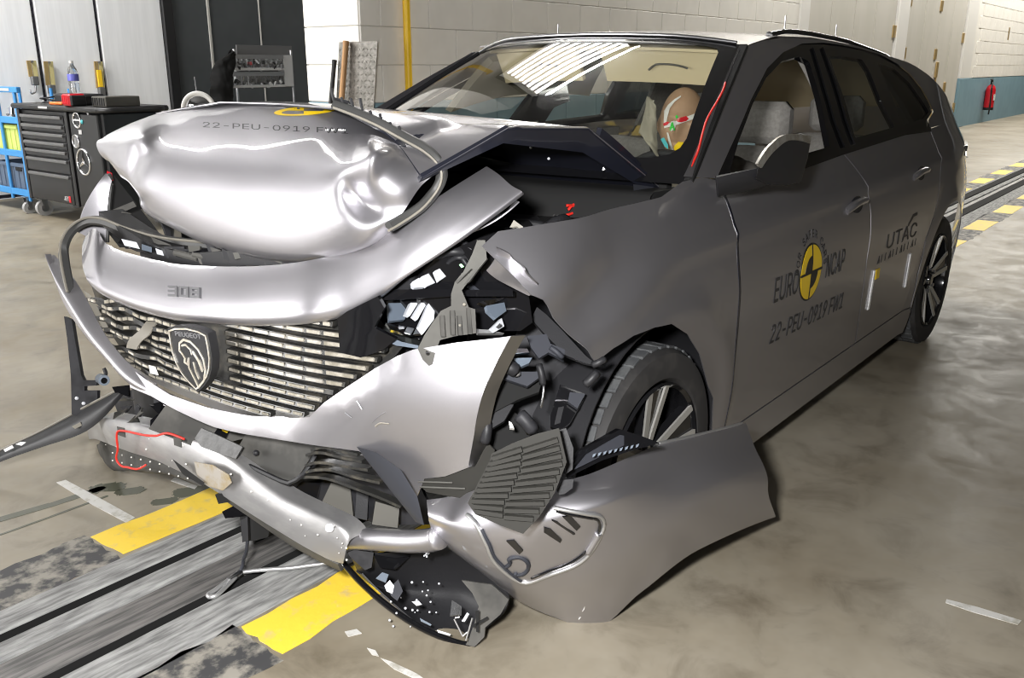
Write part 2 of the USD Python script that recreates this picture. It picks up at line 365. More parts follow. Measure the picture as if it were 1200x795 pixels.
# floor with the recessed guide track running under the car
def boxspan(x0, x1, y0, y1, z0, z1, b=0.0): return bx(((x0 + x1) / 2, (y0 + y1) / 2, (z0 + z1) / 2), (x1 - x0, y1 - y0, z1 - z0), b)
fl = single("floor", [boxspan(X0, X1, Y0, -.305, -.2, 0), boxspan(X0, X1, .225, Y1, -.2, 0), boxspan(X0, X1, -.31, .23, -.2, -.08)], "concrete", kind="structure", smooth=False)
def fadd(name, mesh, m, label=None, kind=None): return add(fl, name, mesh, m, smooth=False, label=label, kind=kind)
fadd("track_kerb", boxspan(X0, X1, -.305, -.205, -.08, .002, .004), "rail_concrete")
fadd("track_kerb", boxspan(X0, X1, .072, .225, -.08, .001, .004), "rail_concrete")
fadd("track_rail", boxspan(X0, X1, -.178, -.105, -.08, -.004, .005), "rail_concrete", "pale worn rail of the track in the floor")
fadd("track_rail", boxspan(X0, X1, -.105, .025, -.08, -.012, .006), "rail_steel", "dark steel rail of the track in the floor")
fadd("groove_bed", boxspan(X0, X1, -.206, .073, -.085, -.072), "groove_black")
for y in (-.2045, .0245 + .0):
    fadd("groove_lining", boxspan(X0, X1, y - .0005 if y < 0 else y, y + .0008 if y < 0 else y + .0015, -.08, -.003 if y < 0 else -.0125), "groove_black")
for y0, y1 in ((-.272, -.178), (-.03, .068)):
    fadd("rubber_infill", boxspan(X0, -3.6, y0, y1, -.02, .004, .002), "groove_black", "black rubber strip filling the track groove")
def ragged(x0, x1, y0, y1, seed, amp=.02, z=.0015):
    r = np.random.default_rng(seed); P = []
    for a, b, n in (((x0, y0), (x1, y0), 14), ((x1, y0), (x1, y1), 6), ((x1, y1), (x0, y1), 14), ((x0, y1), (x0, y0), 6)):
        for k in range(n): P.append((a[0] + (b[0] - a[0]) * k / n + r.uniform(-1, 1) * amp * .6, a[1] + (b[1] - a[1]) * k / n + r.uniform(-1, 1) * amp))
    g = Polygon(P).buffer(0); g = max(getattr(g, "geoms", [g]), key=lambda q: q.area)
    return extr(g, z, (0, 0, 0), (1, 0, 0), (0, 1, 0))
per = 1.155; k0 = 0
for k in range(-24, 1):
    a = -.03 + k * per      # near yellow block of the upper strip: x from -.03 to .86
    near = k > -4
    for y0, y1, sh in ((-.485, -.315, 0.0), (.235, .40, 0.0)):
        yl = ragged(a + sh - .22 if near else a, a + sh + .88 if near else a + .58, y0, y1, k * 7 + int(y0 * 10) + 900, .009 if near else .004, .0016)
        fadd("yellow_marking", yl, "yellow_line")
        fadd("black_marking", ragged(a + .60 if not near else a + .89, a + per - .01 if not near else a + .93 + .9, y0 - .02, y1 + .01, k * 5 + int(y0 * 10) + 700, .012, .0010), "black_line") if (not near or k == 0) else None
def ground_poly(px): return [tuple(at(x, y, z=0.0)[:2]) for x, y in px]
def decal(name, px, m, z=.0014, label=None):
    g = Polygon(ground_poly(px)).buffer(0)
    return fadd(name, extr(g, z, (0, 0, 0), (1, 0, 0), (0, 1, 0)), m, label)
decal("white_marking", [(66, 566), (77, 563), (118, 585), (158, 607), (148, 613), (108, 592)], "white_line", label="short worn white line painted across the floor")
decal("white_marking", [(205, 560), (232, 570), (228, 574), (200, 564)], "white_line")
decal("white_marking", [(1109, 703), (1145, 712), (1197, 728), (1193, 733), (1140, 718), (1108, 707)], "white_line", label="faint white scratch line on the floor")
for q in ([(446, 772), (458, 776), (488, 790), (498, 797), (488, 797), (462, 785)], [(430, 760), (440, 763), (444, 770), (436, 768)], [(404, 741), (418, 738), (424, 743), (408, 747)]):
    decal("white_marking", q, "white_line")
def skid(px, w, nm, m, seed):
    r = np.random.default_rng(seed); L = LineString(ground_poly(px)).buffer(w)
    c = np.array(L.exterior.coords); c = c + r.normal(0, w * .12, c.shape); return fadd(nm, extr(Polygon(c).buffer(0), .0011, (0, 0, 0), (1, 0, 0), (0, 1, 0)), m)
skid([(-30, 618), (60, 592), (118, 573)], .016, "oil_streak", "oil_stain", 1)
skid([(118, 573), (134, 571)], .035, "oil_streak", "oil_stain", 2)
skid([(-30, 638), (60, 606), (125, 582)], .005, "oil_streak", "oil_stain", 3)
skid([(144, 577), (160, 575)], .026, "oil_streak", "oil_stain", 4)
skid([(185, 589), (200, 587)], .022, "oil_streak", "oil_stain", 5)
skid([(215, 578), (242, 573)], .036, "oil_streak", "oil_stain", 6)

# ---- the painted block wall behind the car, its returned end, and the wall of doors
WY = -3.1; WX = -2.69; CH, CW = .268, .513
wb = single("wall_back", [boxspan(-10.75, WX - .012, WY - .6, WY - .012, 1.064, 5.2), boxspan(-10.75, WX - .012, WY - .6, WY - .0125, 0, 1.064)], "mortar_white", kind="structure", smooth=False)
add(wb, "mortar_band", boxspan(-10.75, WX - .008, WY - .602, WY - .009, 0.0, 1.062), "block_blue", smooth=False)
def block(x0, x1, z0, z1, m, y=WY):
    add(wb, "block", bx(((x0 + x1) / 2, y - .03, (z0 + z1) / 2), (x1 - x0 - .005, .06, z1 - z0 - .005), .004), m, smooth=False)
for row in range(2, 9):
    z0 = .26 - CH + CH * (row); off = 0.0 if row % 2 == 1 else .31
    off = {0: -2.891, 1: -2.891 + .205}[row % 2]
    xs = [WX] + [x for x in off - CW * np.arange(-1, 18) if -10.75 < x < WX - .05] + [-10.75]
    for a, b in zip(xs[:-1], xs[1:]): block(b, a, z0, z0 + CH, "block_blue" if z0 + CH < 1.08 else "block_white")
for row in range(2, 9):                                            # the end of the wall, one block deep
    z0 = .26 - CH + CH * row
    add(wb, "block", bx((WX + .012 - .03, WY - .31, z0 + CH / 2), (.05, .60, CH - .005), .004), "block_blue" if z0 + CH < 1.08 else "block_white", smooth=False)
bd = add(wb, "roof_beam", boxspan(-10.75, WX, WY - .6, WY, 2.5, 2.7, .01), "mortar_white", smooth=False)
# the far stretch of the same wall
wf = single("wall_far", [boxspan(X0, -20.2, WY - .3, WY, 1.062, 5.2)], "block_white", kind="structure", smooth=False)
add(wf, "blue_dado", boxspan(X0, -20.2, WY - .3, WY + .003, 0, 1.064), "block_blue", smooth=False)
cs = []
for r_ in range(0, 12):
    z0 = 1.064 + CH * r_
    for k in range(48):
        a = -21.3 - CW * k - (r_ % 2) * .25; cs.append(bx((a - CW / 2, WY + .004, z0 + CH / 2), (CW - .012, .012, CH - .014), .003))
add(wf, "far_blocks", join(cs), "block_white", smooth=False, kind="stuff")
add(wf, "wall_stripe", boxspan(-24.6, -24.45, WY, WY + .012, 1.95, 2.25, .002), "brass", smooth=False, label="thin brown fixing on the far wall")
# folding timber doors between the two stretches
def door_leaf(dr, x0, x1, z1=3.6):
    lf = add(dr, "leaf", boxspan(x1 + .012, x0 - .012, WY - .06, WY - .01, .02, z1, .006), "door_paint", smooth=False)
    return lf
xs_d = [-11.10, -12.02, -13.05, -14.05, -15.15]
xs_e = [-15.85, -16.95, -17.98, -19.0, -20.05]
for n, xs in ((1, xs_d), (2, xs_e)):
    dr = thing(f"door_{n}", None, None, (xs[0], WY, 0), kind="structure")
    add(dr, "backing", boxspan(xs[-1], xs[0], WY - .10, WY - .065, 0, 3.6), "seam_dark", smooth=False)
    lv = [door_leaf(dr, a, b) for a, b in zip(xs[:-1], xs[1:])]
    for x, zz in ((xs[0] - .03, (.45, 1.55, 2.45)), (xs[2], (1.55, .9, 2.45)), (xs[4] + .03, (.45, 1.9)), (xs[3], (.9,))):
        for z in zz: add(dr, "hinge", bx((x, WY - .003, z), (.16, .022, .20), .004), "brass")
    add(dr, "bolt", cyl((xs[2] - .2, WY + .01, .3), (xs[2] - .2, WY + .01, 1.25), .016, 8), "brass")
    add(dr, "keeper", bx((xs[2] - .2, WY + .006, 1.25), (.14, .03, .30), .004), "brass")
for n, (a, b) in enumerate(((-10.75, -11.08), (-15.2, -15.8), (-20.08, -20.95)), 1):
    single(f"trim_{n}", boxspan(b, a, WY - .25, WY + .03, 1.06 if n == 3 else 0, 5.2, .01), "post_white", kind="structure", smooth=False)
single("trim_4", boxspan(-20.95, -20.08, WY - .25, WY + .035, 0, 1.064, .01), "block_blue", kind="structure", smooth=False)
# recess behind, on the left: pale lining panels and dark panels
wl = single("wall_recess", boxspan(-9.5, 3.0, -8.3, -8.06, 0, 5.2), "seam_dark", kind="structure", smooth=False)
sx = [float(at(q, 0, y=-8.0)[0]) for q in (38, 112, 190)]
for a, b in ((3.0, 1.4), (1.4, .3), (.3, -.9), (-.9, -2.0 + .0), (-2.0, sx[0]), (sx[0], sx[1]), (sx[1], sx[2])):
    add(wl, "lining_panel", boxspan(b + .022, a - .022, -8.06, -8.02, .04, 5.0, .004), "wood_panel_white", smooth=False)
dxs = [sx[2] - .08, float(at(243, 0, y=-8)[0]), float(at(303, 0, y=-8)[0]), float(at(303, 0, y=-8)[0]) - 1.2, -9.4]
for a, b in zip(dxs[:-1], dxs[1:]):
    add(wl, "dark_panel", boxspan(b + .01, a - .01, -8.06, -8.01, .04, 5.0, .004), "dark_panel", smooth=False)
add(wl, "cover_strip", boxspan(dxs[1] - .016, dxs[1] + .016, -8.02, -7.995, .04, 5.0, .003), "seam_pale", smooth=False)
add(wl, "cover_strip", boxspan(dxs[2] - .009, dxs[2] + .009, -8.02, -8.0, .04, 5.0, .003), "seam_pale", smooth=False)
add(wl, "corner_post", boxspan(dxs[0] - .03, dxs[0] + .10, -8.06, -7.97, .0, 5.0, .006), "tool_black", smooth=False)
single("wall_side", boxspan(X0, X1, Y1, Y1 + .2, 0, 5.2), "wall_dim", kind="structure", smooth=False)
single("wall_front", [boxspan(X1, X1 + .2, Y0, Y1, 0, 5.2)], "wall_dim", kind="structure", smooth=False)
single("wall_end", boxspan(X0 - .2, X0, Y0, Y1, 0, 5.2), "block_white", kind="structure", smooth=False)
single("wall_left", boxspan(3.0, X1, -8.3, -8.06, 0, 5.2), "wall_dim", kind="structure", smooth=False)
single("ceiling", boxspan(X0, X1, -8.3, Y1 + .2, 5.3, 5.5), "ceiling_grey", kind="structure", smooth=False)

# ================================================================== THE CAR
car = thing("car", "silver grey estate car with crumpled bonnet, standing over the floor track", "car", (-1.4, 0, 0))
def zrail(x): return np.interp(-np.asarray(x), [.90, 1.0, 1.25, 1.6, 2.06, 2.73, 3.12, 3.5, 3.62], [1.375, 1.395, 1.425, 1.428, 1.408, 1.345, 1.262, 1.135, 1.05])
YZ = PchipInterpolator([-.2, 0, .13, .25, .45, .62, .70, .78, .90, .96, 1.02, 1.20, 1.42, 1.6], [.80, .845, .865, .882, .908, .920, .921, .913, .888, .862, .826, .730, .600, .47])
def plan(x):  # the flank narrows towards both ends
    return 1 - .07 * np.clip((np.asarray(x) - .25) / .45, 0, 1) ** 1.6 * .6 - .20 * np.clip((-2.75 - np.asarray(x)) / 1.0, 0, 1.2) ** 1.8
def yside(x, z):
    x, z = np.asarray(x, float), np.asarray(z, float)
    y = YZ(z) * plan(x)
    for cx, cz, R in ((0.0, .34, .37), (-2.732, .33, .37)):   # the lips of the wheel arches stand out a little
        d = np.hypot(x - cx, z - cz); y = y + .014 * np.exp(-((d - R - .015) / .045) ** 2) * (z > .1)
    # a pressed line along the flank, from the fender into the doors
    y = y + .008 * np.exp(-((z - (.865 + .02 * np.clip(-x, 0, 3))) / .018) ** 2) * np.clip((.2 - x) * 3, 0, 1)
    return y
def side_fn(p): return p[:, 1] - yside(p[:, 0], p[:, 2])
def S(px, py): q = on(px, py, side_fn, 1.2, 7.5); return (float(q[0]), float(q[2]))
def SP(L): return [S(*q) for q in L]
OUTL, OUTR = np.array([-1.2, 9, .9]), np.array([-1.2, -9, .9])
Lmap = lambda x, z: np.stack([x, yside(x, z), z], 1)
Rmap = lambda x, z: np.stack([x - .10, -(yside(x, z) - .03), z], 1)       # the far flank was pushed back a little
def both(name, poly, m, h=.035, t=.004, d=0.0, parent=None, label=None, right=True, left=True):
    out = []
    if left: out.append(add(parent or car, name, sheet(poly, lambda x, z: Lmap(x, z) + [0, d, 0], h, t, OUTL), m, 40, label))
    if right: out.append(add(parent or car, name, sheet(poly, lambda x, z: Rmap(x, z) - [0, d, 0], h, t, OUTR), m, 40, label))
    return out
def arc(cx, cz, R, a0, a1, n=24): a = np.radians(np.linspace(a0, a1, n)); return [(cx + R * math.cos(q), cz + R * math.sin(q)) for q in a]
# --- outlines in side view (x, z)
belt_f, belt_B = S(838, 210), S(985, 182)
gapB = [(-1.612, .262), (-1.545, .45), (-1.515, .62), (-1.53, .80), (-1.50, .92), (-1.40, 1.028)]
rgap = [(-2.335, .262), (-2.315, .42), (-2.345, .58), (-2.43, .68), (-2.50, .80), (-2.565, .92), (-2.60, 1.045)]
# fender: the nose stands up, its front edge torn away from the lamp
fend = SP([(584, 291), (597, 273), (640, 262), (700, 249), (745, 239), (775, 231), (800, 213), (822, 208)])
fend_arch = SP([(830, 452), (820, 415), (806, 392), (788, 380), (765, 384), (740, 393), (718, 408), (699, 425)])
fend_low = SP([(690, 412), (672, 393), (655, 374), (638, 352), (626, 346)])
fender = Polygon(fend + [(-.398, 1.02), (-.385, .80), (-.392, .55), (-.398, .30), (-.335, .30), (-.30, .42)] + fend_arch + fend_low)
def fcrumple(x, z):                                                   # the fender is creased and its nose bent in
    x, z = np.asarray(x, float), np.asarray(z, float); w = np.clip(x * 2 + .2, 0, 1)
    d = -.05 * np.clip((x - .38) / .25, 0, 1) ** 2 + .012 * np.sin(x * 14 + z * 16) * w + .015 * np.exp(-((z - (.90 - .28 * (x + .2))) / .03) ** 2) * w - .014 * np.exp(-((z - (.96 - .22 * (x + .2))) / .035) ** 2) * w
    return d + .018 * (meshkit.fbm(np.stack([x * 5, z * 7, 0 * x], 1), 3, 4) - .5) * w
f0 = add(car, "front_fender", sheet(fender, lambda x, z: Lmap(x, z) + np.stack([0 * x, fcrumple(x, z), 0 * x], 1), .022, .003, OUTL), "paint", 50, "creased silver grey front fender above the tyre")
# the lip of the fender nose, folded over and bare
A_, B_, C_, D_ = [on(*q, side_fn) for q in ((584, 291), (596, 300), (628, 333), (624, 347))]
E_ = on(578, 303, side_fn)
lip = patch([[A_ + [.0, -.005, 0], at(599, 301, y=A_[1] - .0), at(614, 316, y=C_[1] - .0), C_ + [0, .004, 0]], [at(580, 303, y=A_[1] - .03), at(591, 313, y=A_[1] - .02), at(604, 326, y=A_[1] - .015), at(625, 342, y=A_[1])],
             [at(570, 317, y=A_[1] - .06), at(580, 326, y=A_[1] - .05), at(600, 337, y=A_[1] - .03), at(620, 347, y=A_[1] - .01)]], 6, 6, .003)
add(f0, "folded_lip", lip, "paint", 50, "bright folded lip of the torn fender nose")
# right fender: only its swept front tip shows past the bonnet
arch_l = arc(0, .34, .375, 10, 170)
rf = Polygon([(.25, .60), (.26, .78), (.24, .90), (.10, .96), (-.25, 1.02), (-.398, 1.02), (-.398, .30), (-.37, .30)] + arch_l[::-1][2:])
add(car, "front_fender", sheet(rf.buffer(0), Rmap, .035, .003, OUTR), "paint", 40)
rtip = [[at(x, y, y=-.80 + k * .01) for x, y in r_] for k, r_ in enumerate(([(124, 203), (108, 225), (96, 250), (91, 272)], [(127, 206), (119, 228), (112, 255), (108, 280)], [(131, 212), (127, 232), (125, 258), (124, 286)]))]
add(car, "fender_tip", patch(rtip, 4, 5, .004), "paint", 50, "swept tip of the far front fender beside the bonnet")
add(car, "fender_seal", tube([at(x, y, y=-.80) for x, y in ((127, 204), (130, 214), (128, 232), (126, 258), (125, 284))], .008, 14, 6), "seal_rubber")
# doors, sill, rear quarter
fd = Polygon([(-.404, 1.012), (-.39, .80), (-.398, .55), (-.402, .262)] + gapB[:1] + gapB[1:])
fdoor = both("front_door", fd, "paint", .03)
rd = Polygon([(x - .012, z) for x, z in gapB[::-1]] + rgap)
rdoor = both("rear_door", rd, "paint", .03)
both("wing_gap", LineString([(-.401, 1.01), (-.389, .80), (-.396, .55), (-.400, .30)]).buffer(.006), "paint_inner", .03, .002, .0012)
for g, nm in ((gapB, "door_gap"), (rgap, "door_gap")):
    c = curve2(g, 5); pl = LineString(c).buffer(.008)
    both(nm, pl, "gloss_black", .03, .003, -.008)
both("sill", Polygon([(-.34, .13), (-.345, .25), (-.40, .255), (-2.33, .255), (-2.36, .24), (-2.36, .13)]), "paint", .05, .02)
both("sill_seam", Polygon([(-.40, .250), (-2.33, .250), (-2.33, .262), (-.40, .262)]), "gloss_black", .06, .003, -.008)
q_arch = arc(-2.732, .33, .378, 183, -12, 26)
rail_pts = [(x, float(zrail(x)) - .005) for x in (-3.55, -3.4, -3.2, -3.0, -2.8, -2.6, -2.4, -2.2, -2.0, -1.8, -1.6, -1.45, -1.3, -1.15, -1.02, -.955)]
Apil_out = SP([(866, 58), (848, 98), (830, 142), (812, 184), (801, 207)])
dlo = SP([(840, 209), (862, 160), (880, 117), (899, 80), (918, 61), (940, 51), (965, 50), (988, 53), (1012, 58), (1032, 64), (1052, 75), (1067, 87), (1080, 103), (1090, 121), (1094, 131), (1088, 141)])
dlo_low = [(-2.60, 1.045), (-2.2, 1.052), (-1.8, 1.040), (-1.40, 1.028), (-.9, 1.008), (-.62, .998)]
DLO = Polygon(dlo + dlo_low).buffer(0)
quarter = Polygon([(x - .012, z) for x, z in rgap] + [(-2.95, 1.06), (-3.12, 1.10), (-3.30, 1.10), (-3.48, 1.09), (-3.58, .98), (-3.66, .82), (-3.72, .60), (-3.70, .36), (-3.62, .24), (-3.12, .24)] + q_arch)
both("rear_quarter", quarter.buffer(0), "paint", .035)
both("rear_arch_liner", Polygon(arc(-2.732, .33, .41, 0, 360, 40)), "matt_black", .06, .01, -.20)
frame_poly = Polygon(Apil_out[::-1] + rail_pts[::-1] + [(-3.56, 1.09), (-3.30, 1.09), (-2.95, 1.055), (-2.61, 1.05)] + dlo[::-1]).buffer(0).difference(DLO)
both("roof_rail", frame_poly.buffer(0), "paint", .03, 0)
# window surround, panes
win_f = rounded(SP([(856, 207), (868, 165), (884, 122), (900, 91), (918, 72), (938, 66), (950, 72), (962, 112), (974, 172)]), .008)
win_r = rounded(SP([(972, 66), (992, 66), (1012, 70), (1020, 82), (1034, 118), (1050, 149), (1004, 162), (990, 112)]), .008)
win_q = rounded(SP([(1030, 74), (1050, 81), (1068, 98), (1082, 118), (1090, 131), (1084, 139), (1060, 147), (1046, 112)]), .008)
surr = DLO.buffer(-.001)
for w in (win_f, win_r, win_q): surr = surr.difference(w)
both("window_surround", surr, "gloss_black", .03, .02, -.006)
both("door_window_glass", win_r.buffer(.01), "tinted_glass", .06, 0, -.014, right=False)
both("door_window_glass", win_r.buffer(.01), "clear_glass", .06, 0, -.014, left=False)
both("quarter_glass", win_q.buffer(.01), "quarter_dark_glass", .06, 0, -.014)
b1 = LineString(SP([(954, 58), (966, 98), (978, 140), (990, 172)])).buffer(.010); b2 = LineString(SP([(966, 58), (980, 98), (992, 140), (1002, 168)])).buffer(.012)
both("pillar_strip", b1, "gloss_black", .03, .006, .004); both("pillar_strip", b2, "gloss_black", .03, .006, .004)
both("belt_strip", LineString(dlo_low).buffer(.011), "gloss_black", .04, .006, .004)
# wheels
def wheel(c, side, tread=True):
    c = np.array(c, float); ax = np.array([0, side, 0.0])
    w = add(car, "wheel", lathe([(.222, -.20), (.25, -.205), (.300, -.20), (.3145, -.178), (.316, -.10), (.3145, -.022), (.303, -.002), (.27, .004), (.238, .0), (.226, -.012), (.222, -.03), (.222, -.20)], c, ax, 64), "tyre", 35, "black road tyre on a grey and black alloy rim")
    if tread:
        ms = []
        for k in range(44):
            a = 2 * math.pi * k / 44; d = np.array([math.cos(a), 0, math.sin(a)]); t = np.array([-math.sin(a), 0, math.cos(a)])
            for y0, ln, sk in ((-.155, .052, .1), (-.10, .045, 0), (-.045, .052, -.1)):
                R = np.stack([t, [0, 1, 0], d], 1) @ rotz(sk * side)
                ms.append(bx(c + d * .3158 + ax * y0, (.040, ln, .008), .002, R))
        add(w, "tread_blocks", join(ms), "tread_rubber", False, "grooved tread blocks")
    add(w, "rim", lathe([(.226, -.19), (.216, -.02), (.226, -.004), (.221, .004), (.212, -.004), (.204, -.05), (.200, -.19)], c, ax, 56), "rim_black")
    for k in range(5):
        a = 2 * math.pi * k / 5 + .31; ca, sa = math.cos(a), math.sin(a)
        X, Z = np.array([ca, 0, sa]), np.array([-sa, 0, ca])
        sp = [hull([c + X * r_ + Z * s * w_ + ax * dy for r_, w_, y0 in ((.045, .022, -.035), (.13, .030, -.018), (.213, .050, -.006)) for s in (-1, 1) for dy in (y0, y0 - .025)])]
        add(w, "spoke", join(sp), "rim_black", 30)
        fc = [hull([c + X * r_ + Z * (s * w_ + s2 * .011) + ax * (y0 + dy) for r_, w_, y0 in ((.06, .014, -.031), (.215, .044, -.004)) for s2 in (-1, 1) for dy in (0, .006)]) for s in (-1, 1)]
        add(w, "spoke_face", join(fc), "rim_grey", False)
    for k in range(5):
        a = 2 * math.pi * k / 5; add(w, "lug_bolt", cyl(c + [.055 * math.cos(a), -.03 * side, .055 * math.sin(a)], c + [.055 * math.cos(a), -.012 * side, .055 * math.sin(a)], .009, 6), "satin_metal", False)
    add(w, "hub_cap", lathe([(0, -.012), (.024, -.013), (.028, -.02), (.03, -.04)], c, ax, 20), "rim_black")
    add(w, "brake_disc", lathe([(.02, -.10), (.155, -.10), (.155, -.122), (.02, -.122)], c, ax, 32), "satin_metal")
    return w
wheel((0.0, .895, .316), 1); wheel((-2.732, .895, .316), 1)
wheel((-.1, -.89, .316), -1); wheel((-2.82, -.87, .316), -1, False)
# roof
def zroof(x, y): return zrail(x) + .030 * (1 - (np.asarray(y) / .60) ** 2)
def roofmap(x, y):
    x = np.asarray(x, float); y = np.asarray(y, float)
    return np.stack([x, y, zroof(x, y)], 1)
def yrail(x, s): return s * (float(YZ(float(zrail(x)) - .004)) * float(plan(x)) - (.03 if s < 0 else 0))
xr = np.linspace(-.97, -3.54, 24); hdr = [(-.955, .60), (-.93, .40), (-.915, .15), (-.92, -.1), (-.95, -.35), (-1.03, -.575)]
roof_poly = Polygon(hdr + [(x - .09, yrail(x, -1)) for x in xr[1:]] + [(x, yrail(x, 1)) for x in xr[::-1]])
rf_ = add(car, "roof", sheet(roof_poly.buffer(0), roofmap, .06, .004, (-1.5, 0, 9)), "paint", 60)
for s, xs in ((1, (-1.28, -2.75)), (-1, (-1.42, -2.6))):
    x = np.linspace(*xs, 12); P = np.stack([x, np.full(12, s * .565 - (0 if s > 0 else -.03)), zroof(x, .57) + .016], 1); P[0, 2] -= .012; P[-1, 2] -= .012
    rb = add(rf_, "roof_bar", sweep(P, circ(.013, 8, .010), None), "gloss_black", 50)
    for i in (1, 5): add(rb, "sensor_pin", cyl(P[i], P[i] + [0, 0, .055], .003, 6), "satin_metal"); 
add(rf_, "aerial_fin", hull([(-3.1, .03, zroof(-3.1, 0)), (-3.1, -.03, zroof(-3.1, 0)), (-2.85, 0, zroof(-2.85, 0)), (-3.08, 0, zroof(-3.1, 0) + .06)]), "gloss_black")
# windscreen: (u across from the car's left, v from the cowl up)
WSC = np.array([[(-.26, .775, 1.030), (-.12, .42, 1.045), (-.06, 0, 1.05), (-.15, -.40, 1.045), (-.40, -.735, 1.030)],
                [(-.60, .69, 1.217), (-.49, .38, 1.243), (-.45, 0, 1.252), (-.53, -.36, 1.243), (-.72, -.66, 1.205)],
                [(-.95, .598, 1.383), (-.905, .33, 1.412), (-.895, 0, 1.420), (-.925, -.31, 1.412), (-1.03, -.575, 1.365)]])
def wsmap(u, v):
    G = PchipInterpolator([0, .25, .5, .75, 1], WSC, axis=1); A = G(np.asarray(u)); R = []
    v = np.asarray(v, float)[:, None]; a, b, c = A[0], A[1], A[2]
    return a * (1 - v) * (1 - 2 * v) + b * 4 * v * (1 - v) + c * v * (2 * v - 1)
full = sbox(-.03, -.03, 1.03, 1.02); clear = rounded([(.052, .115), (.05, .945), (.95, .955), (.965, .115)], .03)
clear = Polygon([(.014, .24), (.018, .18), (.032, .135), (.065, .105), (.16, .095), (.84, .09), (.955, .11), (.968, .94), (.945, .955), (.5, .962), (.085, .955), (.052, .945), (.042, .91)])
ws = add(car, "windscreen", sheet(sbox(-.01, 0, 1.01, 1), wsmap, .06, 0), "windscreen_glass", True)
add(ws, "black_border", sheet(full.difference(clear), lambda u, v: wsmap(u, v) + [.003, 0, .004], .03, 0), "gloss_black", True)
add(ws, "header_trim", tube(wsmap(np.linspace(0, 1, 16), np.full(16, 1.012)) + [.004, 0, .010], .007, None, 6), "satin_metal", 60, "pale seal along the top of the windscreen")
pil = wsmap(np.full(10, -.022), np.linspace(-.02, 1, 10)) + [.006, .004, .010]
add(ws, "pillar_trim", sweep(pil, [(-.014, -.010), (.014, -.010), (.012, .003), (-.012, .003)]), "matt_black", 30)
pil2 = wsmap(np.full(10, 1.02), np.linspace(-.1, 1, 10)) + [.004, -.004, .012]
add(ws, "pillar_trim", sweep(pil2, [(-.022, -.008), (.022, -.008), (.022, .010), (-.022, .010)]), "black_plastic", 30)
rw = [at(x, y, d=1) for x, y in ((0, 0),)]
pw = wsmap(np.full(9, -.018), np.linspace(.0, .62, 9)) + [0.010, .004, .020]
pw[:, 1] += .006 * np.sin(np.arange(9) * 1.1)
add(car, "red_trigger_wire", tube(pw, .0035, 30, 6), "red_wire", True, "thin red wire taped up the windscreen pillar")
# tailgate, rear glass
tail = patch([[(-3.52, .50, 1.10), (-3.56, 0, 1.13), (-3.62, -.50, 1.10)], [(-3.70, .55, .80), (-3.78, 0, .82), (-3.80, -.55, .80)], [(-3.74, .56, .45), (-3.82, 0, .45), (-3.84, -.56, .45)], [(-3.66, .56, .26), (-3.74, 0, .24), (-3.76, -.56, .26)]], 6, 6, .01, (-9, 0, 1))
add(car, "tailgate", tail, "paint", 60)
add(car, "rear_glass", patch([[(-3.50, .50, 1.14), (-3.55, 0, 1.17), (-3.60, -.50, 1.14)], [(-3.50, .50, 1.10), (-3.56, 0, 1.12), (-3.62, -.50, 1.10)]], 4, 6, .006, (-9, 0, 1)), "quarter_dark_glass", 60)
lampL = Polygon([(-3.18, .885), (-3.34, .925), (-3.60, .93), (-3.63, .87), (-3.50, .845)])
both("tail_lamp", lampL, "gloss_black", .03, .012, .008)
both("rear_bumper_trim", Polygon([(-3.12, .24), (-3.62, .24), (-3.68, .36), (-3.16, .34)]), "black_plastic", .05, .01, .006)
# door handles, mirror
for k, (px, py, w_) in enumerate(((1003, 240, .105), (1078, 203, .10))):
    x, z = S(px, py); d = (fdoor, rdoor)[k][0]
    hp = [(x + .10, z - .012), (x + .06, z + .004), (x, z + .010), (x - .06, z + .010), (x - .095, z + .002)]
    P = np.array([[a, float(yside(a, b)) + (.012 if 0 < i < 4 else -.004), b] for i, (a, b) in enumerate(hp)])
    hd = add(d, "handle", sweep(P, circ(.014, 8, .016), 16, up=(0, 1, 0)), "paint", 60)
    add(hd, "handle_recess", sheet(Polygon(circ(.06, 20, .03) + [x - .01, z]), lambda a, b: Lmap(a, b) + [0, .002, 0], .02, .002, OUTL), "paint_inner", 60)
# mirror: folded towards the lens, black arm, body and a bright cap rim
mo = at(905, 200, y=1.00)
def MP(px, py, y): return at(px, py, y=y)
def off(P, dy): P = np.asarray(P, float); d = P - CAM; return P + d / np.linalg.norm(d, axis=-1, keepdims=True) * dy
mb = [(888, 199), (893, 186), (905, 170), (922, 160), (938, 157), (950, 162), (946, 185), (938, 213), (922, 217), (900, 215), (886, 210)]
front = [MP(x, y, .985) for x, y in mb]; rear = [off(MP(930 + (x - 930) * .80, 185 + (y - 185) * .82, .985), .13) for x, y in mb]
mid = [off(MP(925 + (x - 925) * 1.03, 186 + (y - 186) * 1.03, .985), .05) for x, y in mb]
mir = add(car, "mirror", hull(front + mid + rear), "black_plastic", 40, "black door mirror on a stubby arm")
add(mir, "mirror_cap", patch([[off(MP(x, y, .985), -.006) for x, y in ((888, 192), (904, 169), (922, 157.5), (951, 160))], [off(MP(x, y, .985), -.014) for x, y in ((893, 197), (909, 176), (926, 164.5), (950, 168))]], 3, 6, .008), "dull_chrome", 60)
add(mir, "mirror_arm", hull([MP(x, y, .90) for x, y in ((840, 208), (842, 230), (870, 226), (868, 203))] + [MP(x, y, .97) for x, y in ((888, 197), (890, 212), (905, 216), (900, 200))] + [MP(x, y, .84) for x, y in ((838, 206), (840, 230))]), "black_plastic", 40)
